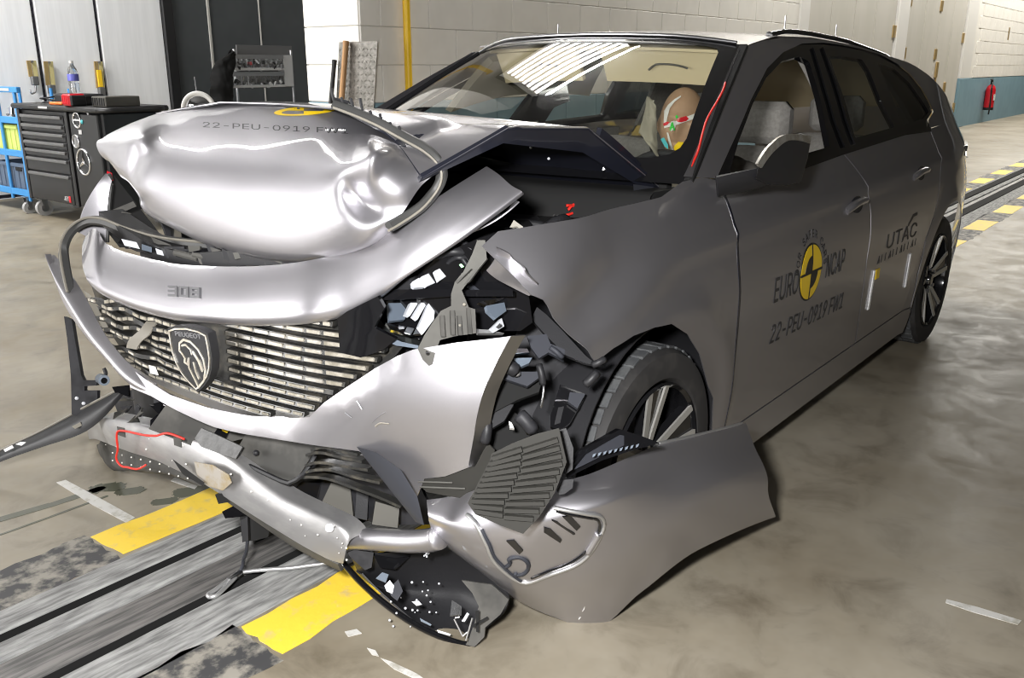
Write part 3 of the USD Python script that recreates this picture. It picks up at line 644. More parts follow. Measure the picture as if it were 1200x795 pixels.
# the cabin: floor, bulkheads, dash, seats
add(car, "cabin_floor", bx((-1.75, -.03, .24), (3.3, 1.5, .06), .02), "grey_fabric")
add(car, "headliner", sheet(affinity.scale(roof_poly, .97, .96), lambda x, y: roofmap(x, y) - [0, 0, .035], .12, .01, (-1.5, 0, -9)), "beige_trim", 60)
dsh = add(car, "dashboard", patch([[(-.30, .72, .98), (-.20, .3, 1.0), (-.20, -.3, 1.0), (-.42, -.68, .98)], [(-.62, .70, 1.0), (-.58, .3, 1.03), (-.58, -.3, 1.02), (-.68, -.66, .99)], [(-.74, .70, .93), (-.72, .3, .95), (-.72, -.3, .95), (-.78, -.66, .92)], [(-.70, .70, .6), (-.66, .3, .6), (-.66, -.3, .6), (-.72, -.66, .6)]], 6, 5, .02, (-1, 0, 3)), "dash_tan", 50)
add(dsh, "steering_wheel", trimesh.creation.torus(.18, .016, 40, 10).apply_transform(trimesh.transformations.rotation_matrix(math.radians(68), [0, 1, 0])).apply_translation((-.88, .36, .86)), "black_plastic", True)
def seat(x, y, w, label=None, back=1):
    s = add(car, "seat", patch([[(x + .50, y + w, .46), (x + .52, y, .50), (x + .50, y - w, .46)], [(x + .25, y + w, .47), (x + .25, y, .45), (x + .25, y - w, .47)], [(x, y + w, .44), (x, y, .42), (x, y - w, .44)]], 5, 5, .12, (x, y, 5)), "grey_fabric", 50)
    bk = [[(x + .02, y + w, .46), (x + .05, y, .46), (x + .02, y - w, .46)], [(x - .04, y + w * 1.04, .70), (x + .02, y, .70), (x - .04, y - w * 1.04, .70)], [(x - .12, y + w * .85, .93), (x - .07, y, .95), (x - .12, y - w * .85, .93)], [(x - .17, y + w * .6, 1.00), (x - .14, y, 1.01), (x - .17, y - w * .6, 1.00)]]
    add(s, "seat_back", patch(bk, 5, 5, .12, (5, y, .8)), "grey_fabric", 50)
    if back: add(s, "headrest", bx((x - .20, y, 1.10), (.10, .26, .17), .04), "grey_fabric", 40)
    return s
seat(-1.52, .37, .26); seat(-1.66, -.40, .26, None, 0); seat(-2.45, .36, .30); seat(-2.45, -.38, .30)
for s in (1, -1):
    add(car, "pillar_cover", patch([[(-1.50, s * .80, .95), (-1.66, s * .80, .95)], [(-1.52, s * .66, 1.22), (-1.66, s * .66, 1.22)], [(-1.50, s * .56, 1.38), (-1.70, s * .56, 1.38)]], 4, 3, .02, (-1.6, 0, 1)), "grey_fabric")
    add(car, "pillar_cover", patch([[(-2.62, s * .76, 1.0), (-2.9, s * .74, 1.0)], [(-2.56, s * .62, 1.22), (-2.85, s * .62, 1.2)], [(-2.45, s * .54, 1.33), (-2.8, s * .54, 1.30)]], 4, 3, .02, (-2.6, 0, 1)), "grey_fabric")
    add(car, "door_card", patch([[(-.45, s * .79, .97), (-1.0, s * .80, .99), (-2.5, s * .80, 1.0)], [(-.45, s * .82, .6), (-1.0, s * .82, .6), (-2.5, s * .82, .6)], [(-.45, s * .80, .27), (-1.0, s * .80, .27), (-2.5, s * .80, .27)]], 4, 4, .02, (-1.5, 0, .8)), "grey_fabric")
add(car, "curtain_airbag", patch([[(-1.05, -.52, 1.34), (-1.5, -.53, 1.37), (-1.95, -.53, 1.36)], [(-1.0, -.60, 1.24), (-1.5, -.60, 1.27), (-1.95, -.60, 1.26)], [(-.92, -.64, 1.14), (-1.45, -.66, 1.20), (-1.95, -.64, 1.18)]], 5, 6, .03, (0, 0, 1.2)), "airbag_cloth", 60)
add(car, "rear_view_mirror", hull([at(x, y, x=xx) for x, y in ((632, 108), (664, 98), (668, 118), (640, 130), (628, 124)) for xx in (-.66, -.72)]), "gloss_black", label="mirror pod behind the windscreen")

for (xa, ya, za, xb, yb, zb) in ((-1.02, .50, 1.365, -.90, .04, 1.385), (-1.05, -.08, 1.385, -1.10, -.48, 1.36)):
    n_ = 5; y_ = np.linspace(ya, yb, n_); x_ = np.linspace(xa, xb, n_) if ya > 0 else np.linspace(xa, xb, n_)
    x_ = (-.985 if ya > 0 else -1.0) - .05 * np.abs(y_) ; zt_ = 1.395 - .06 * y_ ** 2
    vs = add(car, "sun_visor", patch([[(a, b, c - .012) for a, b, c in zip(x_, y_, zt_)], [(a - .035, b, c - .075) for a, b, c in zip(x_, y_, zt_)], [(a - .06, b, c - .125) for a, b, c in zip(x_, y_, zt_)]], 4, 4, .018, (2, 0, 1.3)), "beige_trim", 40)
    add(vs, "visor_label", tube([(x_[1] - .02, y_[1], zt_[1] - .07), (x_[2] - .02, y_[2], zt_[2] - .06), (x_[2] - .025, y_[2] - .04, zt_[2] - .08)], .004, 10, 6), "dash_black")

# ================================================================== THE CRUSHED FRONT
XFY, XFX = [-1.05, -.95, -.85, -.6, -.3, 0, .3, .5, .7, .82, .9, 1.0], [.50, .58, .645, .715, .74, .745, .72, .675, .59, .50, .38, .10]
XF = PchipInterpolator(XFY, XFX)
def xf(y): return XF(np.clip(y, -1.05, 1.0))
def F(px, py, off_=0.0):
    """where a sight line meets the front of the car, moved forward by off_"""
    return on(px, py, lambda p: p[:, 0] - xf(p[:, 1]) - off_, 1.2, 3.6)
def FM(L, off_=0.0): return [F(x, y, off_) for x, y in L]
class Front:
    """(y, z) drawn on the front face"""
    def __init__(s, dx=0.0, bulge=None): s.dx, s.bulge = dx, bulge
    def __call__(s, y, z):
        y, z = np.asarray(y, float), np.asarray(z, float); x = xf(y) + s.dx
        if s.bulge is not None: x = x + s.bulge(y, z)
        return np.stack([x, y, z], 1)
def FYZ(L, off_=0.0): return [tuple(F(x, y, off_)[1:]) for x, y in L]

# ---- the bonnet: buckled up into a ridge, its front half hanging down as a bulge
TOPX, TOPY = [100, 113, 130, 150, 170, 190, 210, 235, 265, 300, 330, 395, 440, 480, 560, 640, 690, 705], [172, 163, 154, 145, 137, 130, 125, 121, 118.5, 119, 121, 125, 126.5, 129.5, 136, 144, 150, 152]
BOTX, BOTY = [113, 128, 145, 158, 180, 200, 250, 300, 340, 375, 410, 450, 480], [172, 203, 226, 243, 258, 268, 288, 302, 308, 305, 296, 272, 245]
def zfor(x, y, line, z0, z1):
    z = np.linspace(z0, z1, 700); q = proj(np.stack([np.full(700, x), np.full(700, y), z], 1)); d = q[:, 1] - np.interp(q[:, 0], *line)
    k = np.nonzero(np.sign(d[1:]) != np.sign(d[:-1]))[0]
    return float(z[k[0]]) if len(k) else float(z[np.argmin(np.abs(d))])
# its control points: where they are seen, and how far forward they stand (x)
HCX = lambda u, v: (59 + u / 2.564, 70 + v / 2.564)
hood_top = [(133, 235, .555), (150, 222, .54), (200, 195, .50), (270, 165, .45), (370, 140, .41), (480, 127, .40), (580, 122, .40), (700, 128, .43), (790, 134, .445), (857, 140, .455), (950, 195, .47), (1050, 245, .48), (1130, 300, .49), (1166, 345, .50)]
hood_side = [(1117, 368, .53), (1075, 440, .57), (1040, 485, .59), (1003, 522, .60)]
hood_bot = [(960, 574, .62), (880, 606, .635), (760, 632, .64), (640, 624, .64), (540, 602, .635), (440, 566, .63), (350, 520, .62), (290, 490, .61), (248, 444, .60), (205, 376, .575), (160, 312, .565), (137, 262, .56)]
hood_in = [(195, 240, .578), (235, 225, .585), (275, 224, .605), (240, 272, .604), (222, 328, .618), (164, 262, .574), (185, 300, .585), (268, 300, .598), (262, 262, .592), (285, 275, .606), (270, 340, .630), (267, 395, .636), (260, 428, .612), (230, 380, .603), (250, 345, .606),
    (320, 284, .606), (450, 290, .612), (600, 302, .620), (750, 314, .625), (845, 324, .630), (330, 225, .548), (480, 215, .535), (650, 214, .538), (790, 222, .545), (400, 178, .48), (600, 168, .475), (780, 178, .495), (300, 195, .505),
    (305, 400, .645), (450, 420, .653), (620, 440, .660), (770, 450, .660), (335, 466, .640), (450, 518, .653), (600, 562, .664), (760, 576, .664), (855, 400, .664), (868, 480, .668), (895, 545, .652),
    (872, 340, .640), (900, 375, .618), (932, 412, .602), (955, 442, .596), (910, 300, .628), (940, 330, .640), (968, 268, .648), (985, 262, .625), (968, 340, .640), (955, 400, .622), (1020, 300, .578), (1065, 335, .560), (1030, 400, .604), (990, 440, .606), (940, 500, .642), (905, 450, .642), (890, 410, .636), (1080, 385, .566), (1010, 480, .612), (960, 520, .632), (880, 250, .575), (940, 235, .55), (1040, 275, .53), (1110, 335, .53), (995, 350, .612)]
def hood_mesh(it=3):
    P, Q = [], []
    def put(u, v, x, extra=None, d=(0, 0, 0)):
        a_, b_ = HCX(u, v); P.append(at(a_, b_, x=x) + np.array(d)); Q.append((u, v) if extra is None else extra)
    for q in hood_top + hood_side + hood_bot + hood_in: put(*q)
    for u, v, x in hood_top[1:10]: put(u, v, x, (u, v - 40), (-.10, 0, -.004))
    for u, v, x in hood_bot[:10]: put(u, v, x, (u - (12 if v < 480 else 0), v + 40), (-.10, 0, .03))
    Q = np.array(Q, float); ring = [tuple(Q[i]) for i in range(len(hood_top) + len(hood_side) + len(hood_bot))]; nT, nS, nB = len(hood_top), len(hood_side), len(hood_bot); n0 = nT + nS + nB + len(hood_in)
    outline = Polygon([tuple(Q[0])] + [tuple(Q[n0 + i]) for i in range(9)] + [tuple(q) for q in Q[10:nT + nS]] + [tuple(Q[n0 + 9 + i]) for i in range(10)] + [tuple(q) for q in Q[nT + nS + 10:nT + nS + nB]])
    T = Delaunay(Q).simplices; c = Q[T].mean(1); T = T[contains_xy(outline.buffer(.5), c[:, 0], c[:, 1])]
    used_ = np.unique(T); mp = -np.ones(len(Q), int); mp[used_] = np.arange(len(used_)); V, T = np.array(P)[used_], mp[T]
    T = face_to(V, T, CAM) if False else T
    tri = V[T]; nn = np.cross(tri[:, 1] - tri[:, 0], tri[:, 2] - tri[:, 0]); q2 = Q[used_][T]; s2 = (q2[:, 1, 0] - q2[:, 0, 0]) * (q2[:, 2, 1] - q2[:, 0, 1]) - (q2[:, 1, 1] - q2[:, 0, 1]) * (q2[:, 2, 0] - q2[:, 0, 0]); T[s2 > 0] = T[s2 > 0][:, ::-1]
    V, T = trimesh.remesh.subdivide_loop(V, T, iterations=it)
    return V + (meshkit.fbm(V * 4.0, 2, 11) - .5)[:, None] * np.array([.006, 0, .002]), T
hood_V, hood_F = hood_mesh()
hood_p = add(car, "bonnet", thicken(hood_V, hood_F, .004), "paint", 50, "buckled silver grey bonnet, its front half bulging down")
def dent(c, r, d):
    c, d = np.asarray(c, float), np.asarray(d, float)
    return lambda V: V + np.exp(-(np.linalg.norm(V - c, axis=-1) / r) ** 2)[..., None] * d
def crease(a, b, r, d, sharp=1.0):
    a, b, d = np.asarray(a, float), np.asarray(b, float), np.asarray(d, float)
    def f(V):
        ab = b - a; t = np.clip(((V - a) @ ab) / (ab @ ab), 0, 1); q = np.linalg.norm(V - (a + t[..., None] * ab), axis=-1)
        return V + (np.clip(1 - q / r, 0, 1) ** sharp)[..., None] * d
    return f
def H(px, py, y): return at(px, py, y=y)
def HX(px, py, x): return at(px, py, x=x)
# the rear half: a tent from the ridge back to the hinges
def zt(x, y): return zfor(x, y, (TOPX, TOPY), 1.0, 1.32)
A_ = H(495, 208, .60); B_ = H(596, 149, .70); C_ = H(690, 150, .70); D_ = H(782, 224, .70)
r0 = [(.43, -.60, zt(.43, -.60)), (.42, -.28, zt(.42, -.28)), (.43, 0, zt(.43, 0)), tuple(H(398, 126, .33)), tuple(H(462, 160, .48)), tuple(A_)]
r1 = [(.25, -.62, zt(.25, -.62)), (.25, -.3, zt(.25, -.3)), (.26, 0, zt(.26, 0) - .004), tuple(H(446, 129, .34)), tuple(H(510, 141, .50)), tuple(.62 * A_ + .38 * B_)]
r2 = [(.10, -.62, zt(.10, -.62) - .01), (.12, -.3, zt(.12, -.3)), (.15, 0, zt(.15, 0)), tuple(H(492, 131.5, .34)), tuple(H(536, 147, .52)), tuple(B_)]
r3 = [(-.10, -.62, zt(.0, -.62) - .05), (-.02, -.3, zt(.0, -.3) - .01), (.03, 0, zt(.03, 0)), tuple(H(540, 135, .34)), tuple(H(612, 142, .52)), tuple(C_)]
r4 = [(-.40, -.62, .98), (-.32, -.3, 1.0), (-.22, 0, 1.01), (-.20, .34, 1.01), (-.26, .54, 1.0), tuple(D_ + [0.01, 0, -.0])]
rear = np.array([r0, r1, r2, r3, r4], float)
rops = [crease(H(498, 134, .45), H(531, 147, .52), .035, (0, 0, .010)), crease(H(538, 153, .53), H(473, 157, .50), .04, (0, 0, -.014), 1.1), crease(H(539, 150, .52), H(596, 149, .68), .03, (0, 0, .008))]
def rear_disp(G):
    for f in rops: G = f(G)
    return G
rear_p = add(hood_p, "bonnet_rear", patch(rear, 10, 10, .003, (0, .3, 5), rear_disp, True), "paint", 16, "folded rear half of the bonnet")
add(hood_p, "bonnet_inner", patch(rear - np.array([0, 0, .006]), 6, 6, .004, (0, .3, -5), rear_disp, True), "paint_inner", 40, "dark underside of the bonnet")
# the turned flange along the lifted edge
def edge_n(P, k): return [tuple(np.asarray(p) + k) for p in P]
ed = [A_, B_, C_, .5 * (C_ + D_) + [0, 0, .008], D_]
dn = [(0, -.012, -.012), (0, -.015, -.035), (-.005, -.02, -.06), (-.015, -.02, -.055), (-.01, -.02, -.03)]
add(hood_p, "bonnet_flange", patch([ed, [p + np.array(d) for p, d in zip(ed, dn)]], 3, 8, .010, (0, 4, 1.2), None, True), "paint_inner", 40)
add(hood_p, "bonnet_rib", sweep([H(700, 158, .66), H(735, 188, .66), H(772, 228, .66)], [(-.02, -.006), (.02, -.006), (.018, .008), (-.018, .008)], 8, up=(0, 1, 0)), "paint_inner")
add(hood_p, "hinge_arm", hull([H(x, y, k) for x, y in ((742, 216), (786, 222), (792, 234), (776, 240), (744, 240)) for k in (.67, .69)]), "slate_plastic")
for x, y in ((622, 173), (643, 186), (692, 176), (714, 202)): add(hood_p, "clip", ball(H(x, y, .60), .0035), "lamp_white", True)
add(hood_p, "striker", tube([H(700, 192, .60), H(706, 188, .61), H(712, 196, .61), H(706, 200, .60)], .004, 10, 6), "satin_metal")
# painted marks on the bonnet: a yellow target and the same number
def on_hood(px, py):
    d = ray(px, py); i = np.argmax(d); V = HOODV
    q = proj(V); k = np.argsort((q[:, 0] - px) ** 2 + (q[:, 1] - py) ** 2)[:14]; k = k[np.argmin(np.linalg.norm(V[k] - CAM, axis=1))]
    return V[k]
# weather strip torn off and lying along the bonnet's edge
wsx = [(393, 127, .33), (412, 134, .37), (440, 146, .43), (466, 160, .48), (490, 173, .54), (508, 186, .58), (518, 201, .60), (517, 216, .60), (508, 231, .59), (493, 247, .585), (474, 260, .575), (457, 270, .57)]
wp = np.array([H(x, y, k) for x, y, k in wsx]) + [.006, .004, .008]
strip = add(car, "bonnet_seal", sweep(wp, [(-.011, -.006), (.011, -.006), (.013, .002), (.004, .012), (-.004, .012), (-.013, .002)], 60, up=(.2, .3, 1)), "seal_rubber", 40, "long rubber bonnet seal hanging off the edge")
add(strip, "sealer_bead", tube(wp + [.012, .010, -.005], .0030, 60, 6), "sealer_edge")
lp = smoothline(wp, 40)
for i in (0, 2, 4, 6, 8, 10, 12, 14):
    h_ = (.028, .016, .022, .030, .012, .016, .010, .012)[i // 2]; add(strip, "clip", cyl(lp[i] + [0, 0, .008], lp[i] + [.003 * (-1) ** i, -.004, .008 + h_], .0035, 6), "black_plastic", False)
for i in (0, 1): add(strip, "clip", cyl(lp[i] + [0, 0, .014], lp[i + 3] + [0, 0, .018], .003, 6), "black_plastic", False)
ws2 = [(83, 345, 2.66), (77, 318, 2.68), (74, 296, 2.70), (80, 276, 2.70), (92, 264, 2.70), (108, 258, 2.68), (128, 261, 2.64), (150, 270, 2.60), (180, 279, 2.55), (210, 284, 2.50), (240, 287, 2.45), (262, 289, 2.42)]
w2 = np.array([at(x, y, d=k) for x, y, k in ws2]); 
st2 = add(car, "bonnet_seal", sweep(w2, [(-.013, -.008), (.013, -.008), (.015, .003), (.0, .014), (-.015, .003)], 50, up=(.6, .2, .8)), "seal_rubber", 40, "rubber seal looping over the far end of the silver band")
add(st2, "sealer_bead", tube(w2 + [.012, .006, .010], .004, 50, 6), "sealer_edge")
# the bonnet latch bits lying on the fold
add(hood_p, "catch", join([bx(H(521, 168, .53), (.03, .02, .012), .003), cyl(H(512, 165, .52), H(536, 174, .56), .004, 6)]), "black_plastic", False)

# ---- the silver band above the grille with the model number
BT = [(97, 283), (112, 268), (124, 285), (151, 297), (195, 307.5), (247, 312), (300, 312), (355, 306.5), (416, 292), (470, 258), (521, 226), (570, 195)]
BB = [(101, 326), (112, 336), (124, 343), (159, 357), (195, 366), (247, 371), (300, 373), (355, 370), (403, 361), (477, 320), (545, 275), (612, 225)]
OT = [-.02, -.02, -.02, -.025, -.03, -.03, -.03, -.03, -.03, -.02, .0, 0]
rowT, rowM1, rowM2, rowB = [], [], [], []
bd_dep = {8: (1.985, 1.965), 9: (1.955, 1.915), 10: (1.965, 1.915), 11: (2.02, 1.95)}
for i, ((x0, y0), (x1, y1)) in enumerate(zip(BT, BB)):
    if i in bd_dep: a, b = at(x0, y0, d=bd_dep[i][0]), at(x1, y1, d=bd_dep[i][1])
    else: a, b = F(x0, y0, -.052), F(x1, y1, .02)
    rowT.append(a); rowB.append(b); rowM1.append(.66 * a + .34 * b + np.array([.007, .003, .004])); rowM2.append(.25 * a + .75 * b + np.array([.008, .003, .0]))
rowL = [b + np.array([-.012, -.004, -.022]) * (1 if i < 9 else .35) for i, b in enumerate(rowB)]; rowI = [b + np.array([-.07, -.03, -.030]) * (1 if i < 9 else .2) for i, b in enumerate(rowB)]
band = add(car, "badge_band", patch([rowT, rowM1, rowM2, rowB, rowL, rowI], 5, 6, .004, (3.5, 1.2, 1.6)), "paint", 55, "pale silver bumper band with raised model number above the grille")

fl_u = add(band, "band_flange", patch([[at(560, 258, d=1.99), at(596, 246, d=1.97), at(600, 234, d=1.97)], [at(545, 275, d=1.96), at(580, 258, d=1.95), at(608, 236, d=1.95)]], 3, 4, .003), "paint", 40)
def onband(px, py, off_=.003):
    o = F(px, py, 0.0); return o
# model number, raised from the band
from scipy.interpolate import LinearNDInterpolator
BV = np.array(patch([rowT, rowM1, rowM2, rowB, rowL, rowI], 8, 10, 0).vertices)[:25 * (10 * (len(BT) - 1) + 1)]; BD = LinearNDInterpolator(proj(BV), (BV - CAM) @ FW)
def bmap(px, py): return np.array([at(a, b, d=float(c) - .0085) for a, b, c in zip(px, py, BD(px, py))])
from shapely import union_all
for k, sgm in enumerate(("tmbr", "tblr", "tmblr")):
    x0, y0, w_, h_, t_ = 196.5 + k * 13.0, 334.5 + k * .8, 10.6, 12.5, 2.5
    R = {"t": (0, 0, w_, t_), "m": (0, (h_ - t_) / 2, w_, (h_ + t_) / 2), "b": (0, h_ - t_, w_, h_), "l": (0, 0, t_, h_), "r": (w_ - t_, 0, w_, h_)}
    g = affinity.translate(affinity.affine_transform(union_all([sbox(*R[q]) for q in sgm]), [1, .0, .06, 1, 0, 0]), x0, y0)
    add(band, "numeral", sheet(g, bmap, 1.5, .008), "numeral_grey", False)

# ---- grille: rows of bars with bright dashes, bent and dusty at the far end
G_poly = Polygon(FYZ([(98, 338), (112, 378), (128, 405), (150, 430), (180, 447), (215, 462), (255, 474), (300, 484), (345, 487), (372, 485), (388, 468), (420, 447), (448, 428), (462, 410), (430, 398), (404, 385), (392, 364), (340, 366), (250, 366), (190, 358), (140, 344)], -.03)).buffer(0)
gr = add(car, "grille", sheet(G_poly, Front(-.055), .04, .01, (3, .5, .8)), "grille_black", 40, "dusty black grille with rows of bright dashes")
rg = np.random.default_rng(3)
def rowspan(z):
    L = LineString([(-1.1, z), (1.1, z)]).intersection(G_poly)
    if L.is_empty: return []
    return [(g.bounds[0], g.bounds[2]) for g in getattr(L, "geoms", [L]) if g.length > .06]
zs = np.arange(.520, .800, .0232)
for r_, z in enumerate(zs):
    for y0, y1 in rowspan(z):
        y0 += .012; y1 -= .012
        if y1 - y0 < .05: continue
        for a, b in (((y0, -.10), (.10 if z > .57 else -.02, y1)) if (z > .55 and y0 < -.12 and y1 > .12) else ((y0, y1),)):
            if b - a < .04: continue
            n = max(3, int((b - a) / .035)); y = np.linspace(a, b, n); tw = np.where(y < -.30, (y + .30), 0)
            zz = z + .10 * tw * (.6 if r_ % 2 else .95) + .006 * np.sin(y * 31 + r_) * (y < -.2); xx = xf(y) - .022 - .05 * np.abs(tw) ** .8 * (r_ % 3 == 0)
            P = np.stack([xx, y, zz], 1)
            add(gr, "slat", sweep(P, [(-.010, -.0045), (.010, -.0045), (.006, .006), (-.010, .006)], None), "grille_black", 30)
            y_ = a + .008
            while y_ < b - .02:
                ln = .036 + .016 * np.clip((y_ - .1) / .3, 0, 1) if y_ < .41 else b - y_ - .004
                if y_ < -.12: ln = .030
                e_ = min(y_ + ln, b - .003)
                if y_ < .41 < e_: e_ = .41
                if e_ - y_ > .012 and not (y_ < -.22 and rg.random() < .40):
                    q = [np.array([np.interp(v, y, xx) + .0095, v, np.interp(v, y, zz) + .001]) for v in (y_, e_)]
                    d = q[1] - q[0]; X = d / np.linalg.norm(d); Y = np.array([0, 0, 1.0]); N = np.cross(X, Y)
                    lo_ = r_ < 5
                    add(gr, "bright_dash" if y_ < .41 else "end_strip", bx((q[0] + q[1]) / 2, (np.linalg.norm(d), .0075 if lo_ else .0095, .004), .0012, np.stack([X, Y, N], 1)), ("dash_worn" if (lo_ or y_ < -.1 or rg.random() < .25) else "dull_chrome") if y_ < .41 else "dash_worn", False)
                y_ = e_ + (.009 if r_ % 2 else .010)
plate_px = [(393, 374), (404, 366), (440, 348), (448, 362), (436, 385), (462, 398), (446, 412), (420, 420), (396, 414)]
gp_ = Polygon(FYZ(plate_px, .0)).buffer(0)
add(gr, "sensor_panel", sheet(gp_, Front(-.006), .03, .012, (3, 1.2, .9)), "gloss_black", 30)
# the shield emblem
so, sX, sY = F(209, 386, .012), None, None
sA, sB, sC = F(203, 383, .03), F(252, 389, .03), F(239, 451, .03)
sX = (sB - sA) / np.linalg.norm(sB - sA); sY = np.array([0, 0, 1.0]) - sX * sX[2]; sY /= np.linalg.norm(sY); sN = np.cross(sX, sY)
if sN[0] < 0: sN = -sN
W_ = np.linalg.norm(sB - sA); Hh = .155
def shield(k): return Polygon(np.vstack([[(-.48 * W_ * k, .40 * Hh * k), (-.30 * W_ * k, .455 * Hh * k), (0, .48 * Hh * k), (.30 * W_ * k, .455 * Hh * k), (.48 * W_ * k, .40 * Hh * k)], [(.5 * W_ * k * a, .40 * Hh * k * b) for a, b in ((.99, .5), (.97, .0), (.86, -.45), (.66, -.85), (.36, -1.2), (0, -1.5), (-.36, -1.2), (-.66, -.85), (-.86, -.45), (-.97, 0), (-.99, .5))]]))
sc_ = (sA + sB) / 2 - sY * Hh * .40
em = add(gr, "emblem", extr(shield(1.0), .022, sc_ - sN * .004, sX, sY, sN), "black_plastic", 30, "dark shield emblem with a lion's head")
EMT = lambda poly, h=.0025, z=.018: extr(poly, h, sc_ + sN * z, sX, sY, sN)
E_parts = [EMT(shield(.93).difference(shield(.88)), .003)]
def stroke(pts, w): return LineString([(a * W_ * .5, b * Hh * .5) for a, b in pts]).buffer(w * W_ * .5)
for pts, w in (([(-.52, .12), (-.45, .36), (-.22, .50), (.10, .46), (.40, .25), (.58, -.05), (.60, -.40), (.45, -.75), (.12, -1.02)], .035), ([(-.52, .12), (-.40, .02), (-.30, -.12), (-.36, -.24), (-.22, -.30), (-.12, -.10)], .035), ([(-.12, -.10), (-.18, -.42), (-.02, -.72), (.12, -1.0)], .03), ([(-.35, .30), (-.16, .34), (-.02, .24)], .03), ([(.02, .22), (.06, .06)], .025), ([(.16, .12), (.34, -.12), (.44, -.42)], .05), ([(.08, -.22), (.12, -.50), (.20, -.72)], .03)):
    E_parts.append(EMT(stroke(pts, w)))
E_parts = [p for p in E_parts if p is not None]
add(gr, "emblem_relief", join(E_parts), "dull_chrome", False)
tm = meshkit.text_mesh("PEUGEOT", .011, .002, True); tw_ = tm.bounds[1][0] - tm.bounds[0][0]; s_ = .62 * W_ / tw_; v = tm.vertices * [s_, 1, 1] - [.31 * W_, 0, 0]
tm.vertices = sc_ + sN * .018 + v[:, :1] * sX + (v[:, 1:2] + .30 * Hh) * sY + v[:, 2:] * sN
add(gr, "emblem_lettering", tm, "numeral_grey", False)
# bent bracket and broken pieces at the far end of the grille
add(gr, "bent_bracket", patch([[at(176, 372, d=2.42), at(166, 384, d=2.40), at(150, 400, d=2.42), at(148, 408, d=2.43)], [at(186, 374, d=2.40), at(176, 390, d=2.38), at(164, 402, d=2.40), at(160, 410, d=2.41)]], 4, 5, .004), "sealer_edge", 40)
for q, d in (([(174, 428), (182, 430), (186, 440), (176, 438)], 2.36), ([(194, 462), (200, 466), (209, 480), (203, 477)], 2.37)):
    add(gr, "paper_scrap", hull([at(x, y, d=d + k) for x, y in q for k in (0, .003)]), "tape_white", False)

# ---- bumper cover below the grille
BU = Polygon(FYZ([(150, 428), (178, 446), (205, 461), (250, 476), (300, 486), (345, 489), (368, 487), (386, 470), (415, 450), (445, 430), (470, 416), (490, 408), (540, 400), (602, 393), (590, 420), (576, 462), (566, 505), (553, 546), (525, 557), (500, 560), (486, 590), (470, 562), (452, 540), (425, 527), (395, 523), (350, 516), (310, 509), (260, 498), (215, 478), (185, 462), (160, 452)], .0)).buffer(0)
def bulge(y, z):
    y, z = np.asarray(y), np.asarray(z); c = .035 * np.exp(-((z - .62) / .14) ** 2) * np.clip((y - .25) * 3, 0, 1)
    return c + .022 * np.exp(-(((z - .46) - .05 * (y + .2)) / .06) ** 2) * np.clip((.5 - y) * 3, 0, 1) - .012 * np.exp(-((z - .60 - (y - .40) * .55) / .018) ** 2) * ((y > .28) & (y < .62))
bc = add(car, "bumper_cover", sheet(BU, Front(.0, bulge), .022, .005, (3, 1.2, .9)), "paint", 60, "silver bumper cover around the grille, torn at both ends")
dE = float((F(165, 442, .02) - CAM) @ FW); da = np.linspace(2.74, dE, 7)
ao = [(60, 299), (67, 338), (84, 372), (108, 404), (136, 432), (158, 454), (190, 466)]; ai = [(64, 299), (82, 320), (99, 346), (114, 376), (130, 402), (152, 427), (184, 450)]
aO, aI = [at(x, y, d=k) for (x, y), k in zip(ao, da)], [at(x, y, d=k + .01) for (x, y), k in zip(ai, da)]
add(bc, "cover_arm", patch([aO, [.5 * (a + b) + np.array([.020, -.008, 0]) for a, b in zip(aO, aI)], aI], 6, 6, .006), "paint", 60, "torn silver arm of the bumper cover at the far side")
ret = [(602, 393), (590, 420), (576, 462), (566, 505), (553, 546)]
rr = [F(x, y) + [bulge(F(x, y)[1], F(x, y)[2]), 0, 0] for x, y in ret]
add(bc, "cover_return", patch([rr, [p + np.array([-.035, .012, -.004]) for p in rr]], 2, 5, .003, (0, 4, .6)), "satin_metal", 50)
add(bc, "torn_edge", patch([FM([(152, 440), (158, 452), (164, 458)], -.01), FM([(104, 356), (120, 392), (140, 424)], -.01)], 4, 4, .003), "sealer_edge", 40) if False else None
for q, k in (([(98, 340), (106, 346), (120, 374), (134, 396), (128, 398), (112, 372)], 2.64), ([(128, 400), (140, 412), (150, 424), (144, 426), (130, 412)], 2.56)):
    add(bc, "torn_edge", hull([at(x, y, d=k + o) for x, y in q for o in (0, .012)]), "sealer_edge", False)
add(bc, "scratch", tube([at(x, y, d=k) for x, y, k in ((112, 392, 2.62), (128, 416, 2.57), (148, 436, 2.53), (168, 452, 2.49))], .0018, 16, 5), "tape_white")
# the dark blade that ends it
bl = [[at(418, 524, d=2.02), at(440, 532, d=2.0), at(470, 556, d=1.98), at(484, 584, d=1.98)], [at(430, 540, d=2.04), at(452, 562, d=2.02), at(474, 592, d=2.0), at(487, 612, d=1.99)], [at(440, 530, d=1.97), at(470, 551, d=1.95), at(489, 582, d=1.95), at(497, 616, d=1.96)]]
add(bc, "blade", hull([p for r_ in bl for p in r_]), "slate_plastic", 30, "dark pointed blade under the bumper cover")
# grey trim strip below the corner
add(bc, "corner_trim", sheet(Polygon(FYZ([(478, 556), (520, 559), (556, 545), (572, 520), (580, 528), (566, 560), (572, 590), (556, 594), (540, 584), (500, 577)], .0)).buffer(0), Front(.0), .03, .006, (3, 1.2, .5)), "flap_plastic", 40, "grey trim strip under the bumper corner")
for q in (([(490, 565), (530, 566)]), ([(492, 571), (545, 573)])): add(bc, "trim_groove", tube(FM(q, .007), .0022, 4, 5), "grey_plastic")

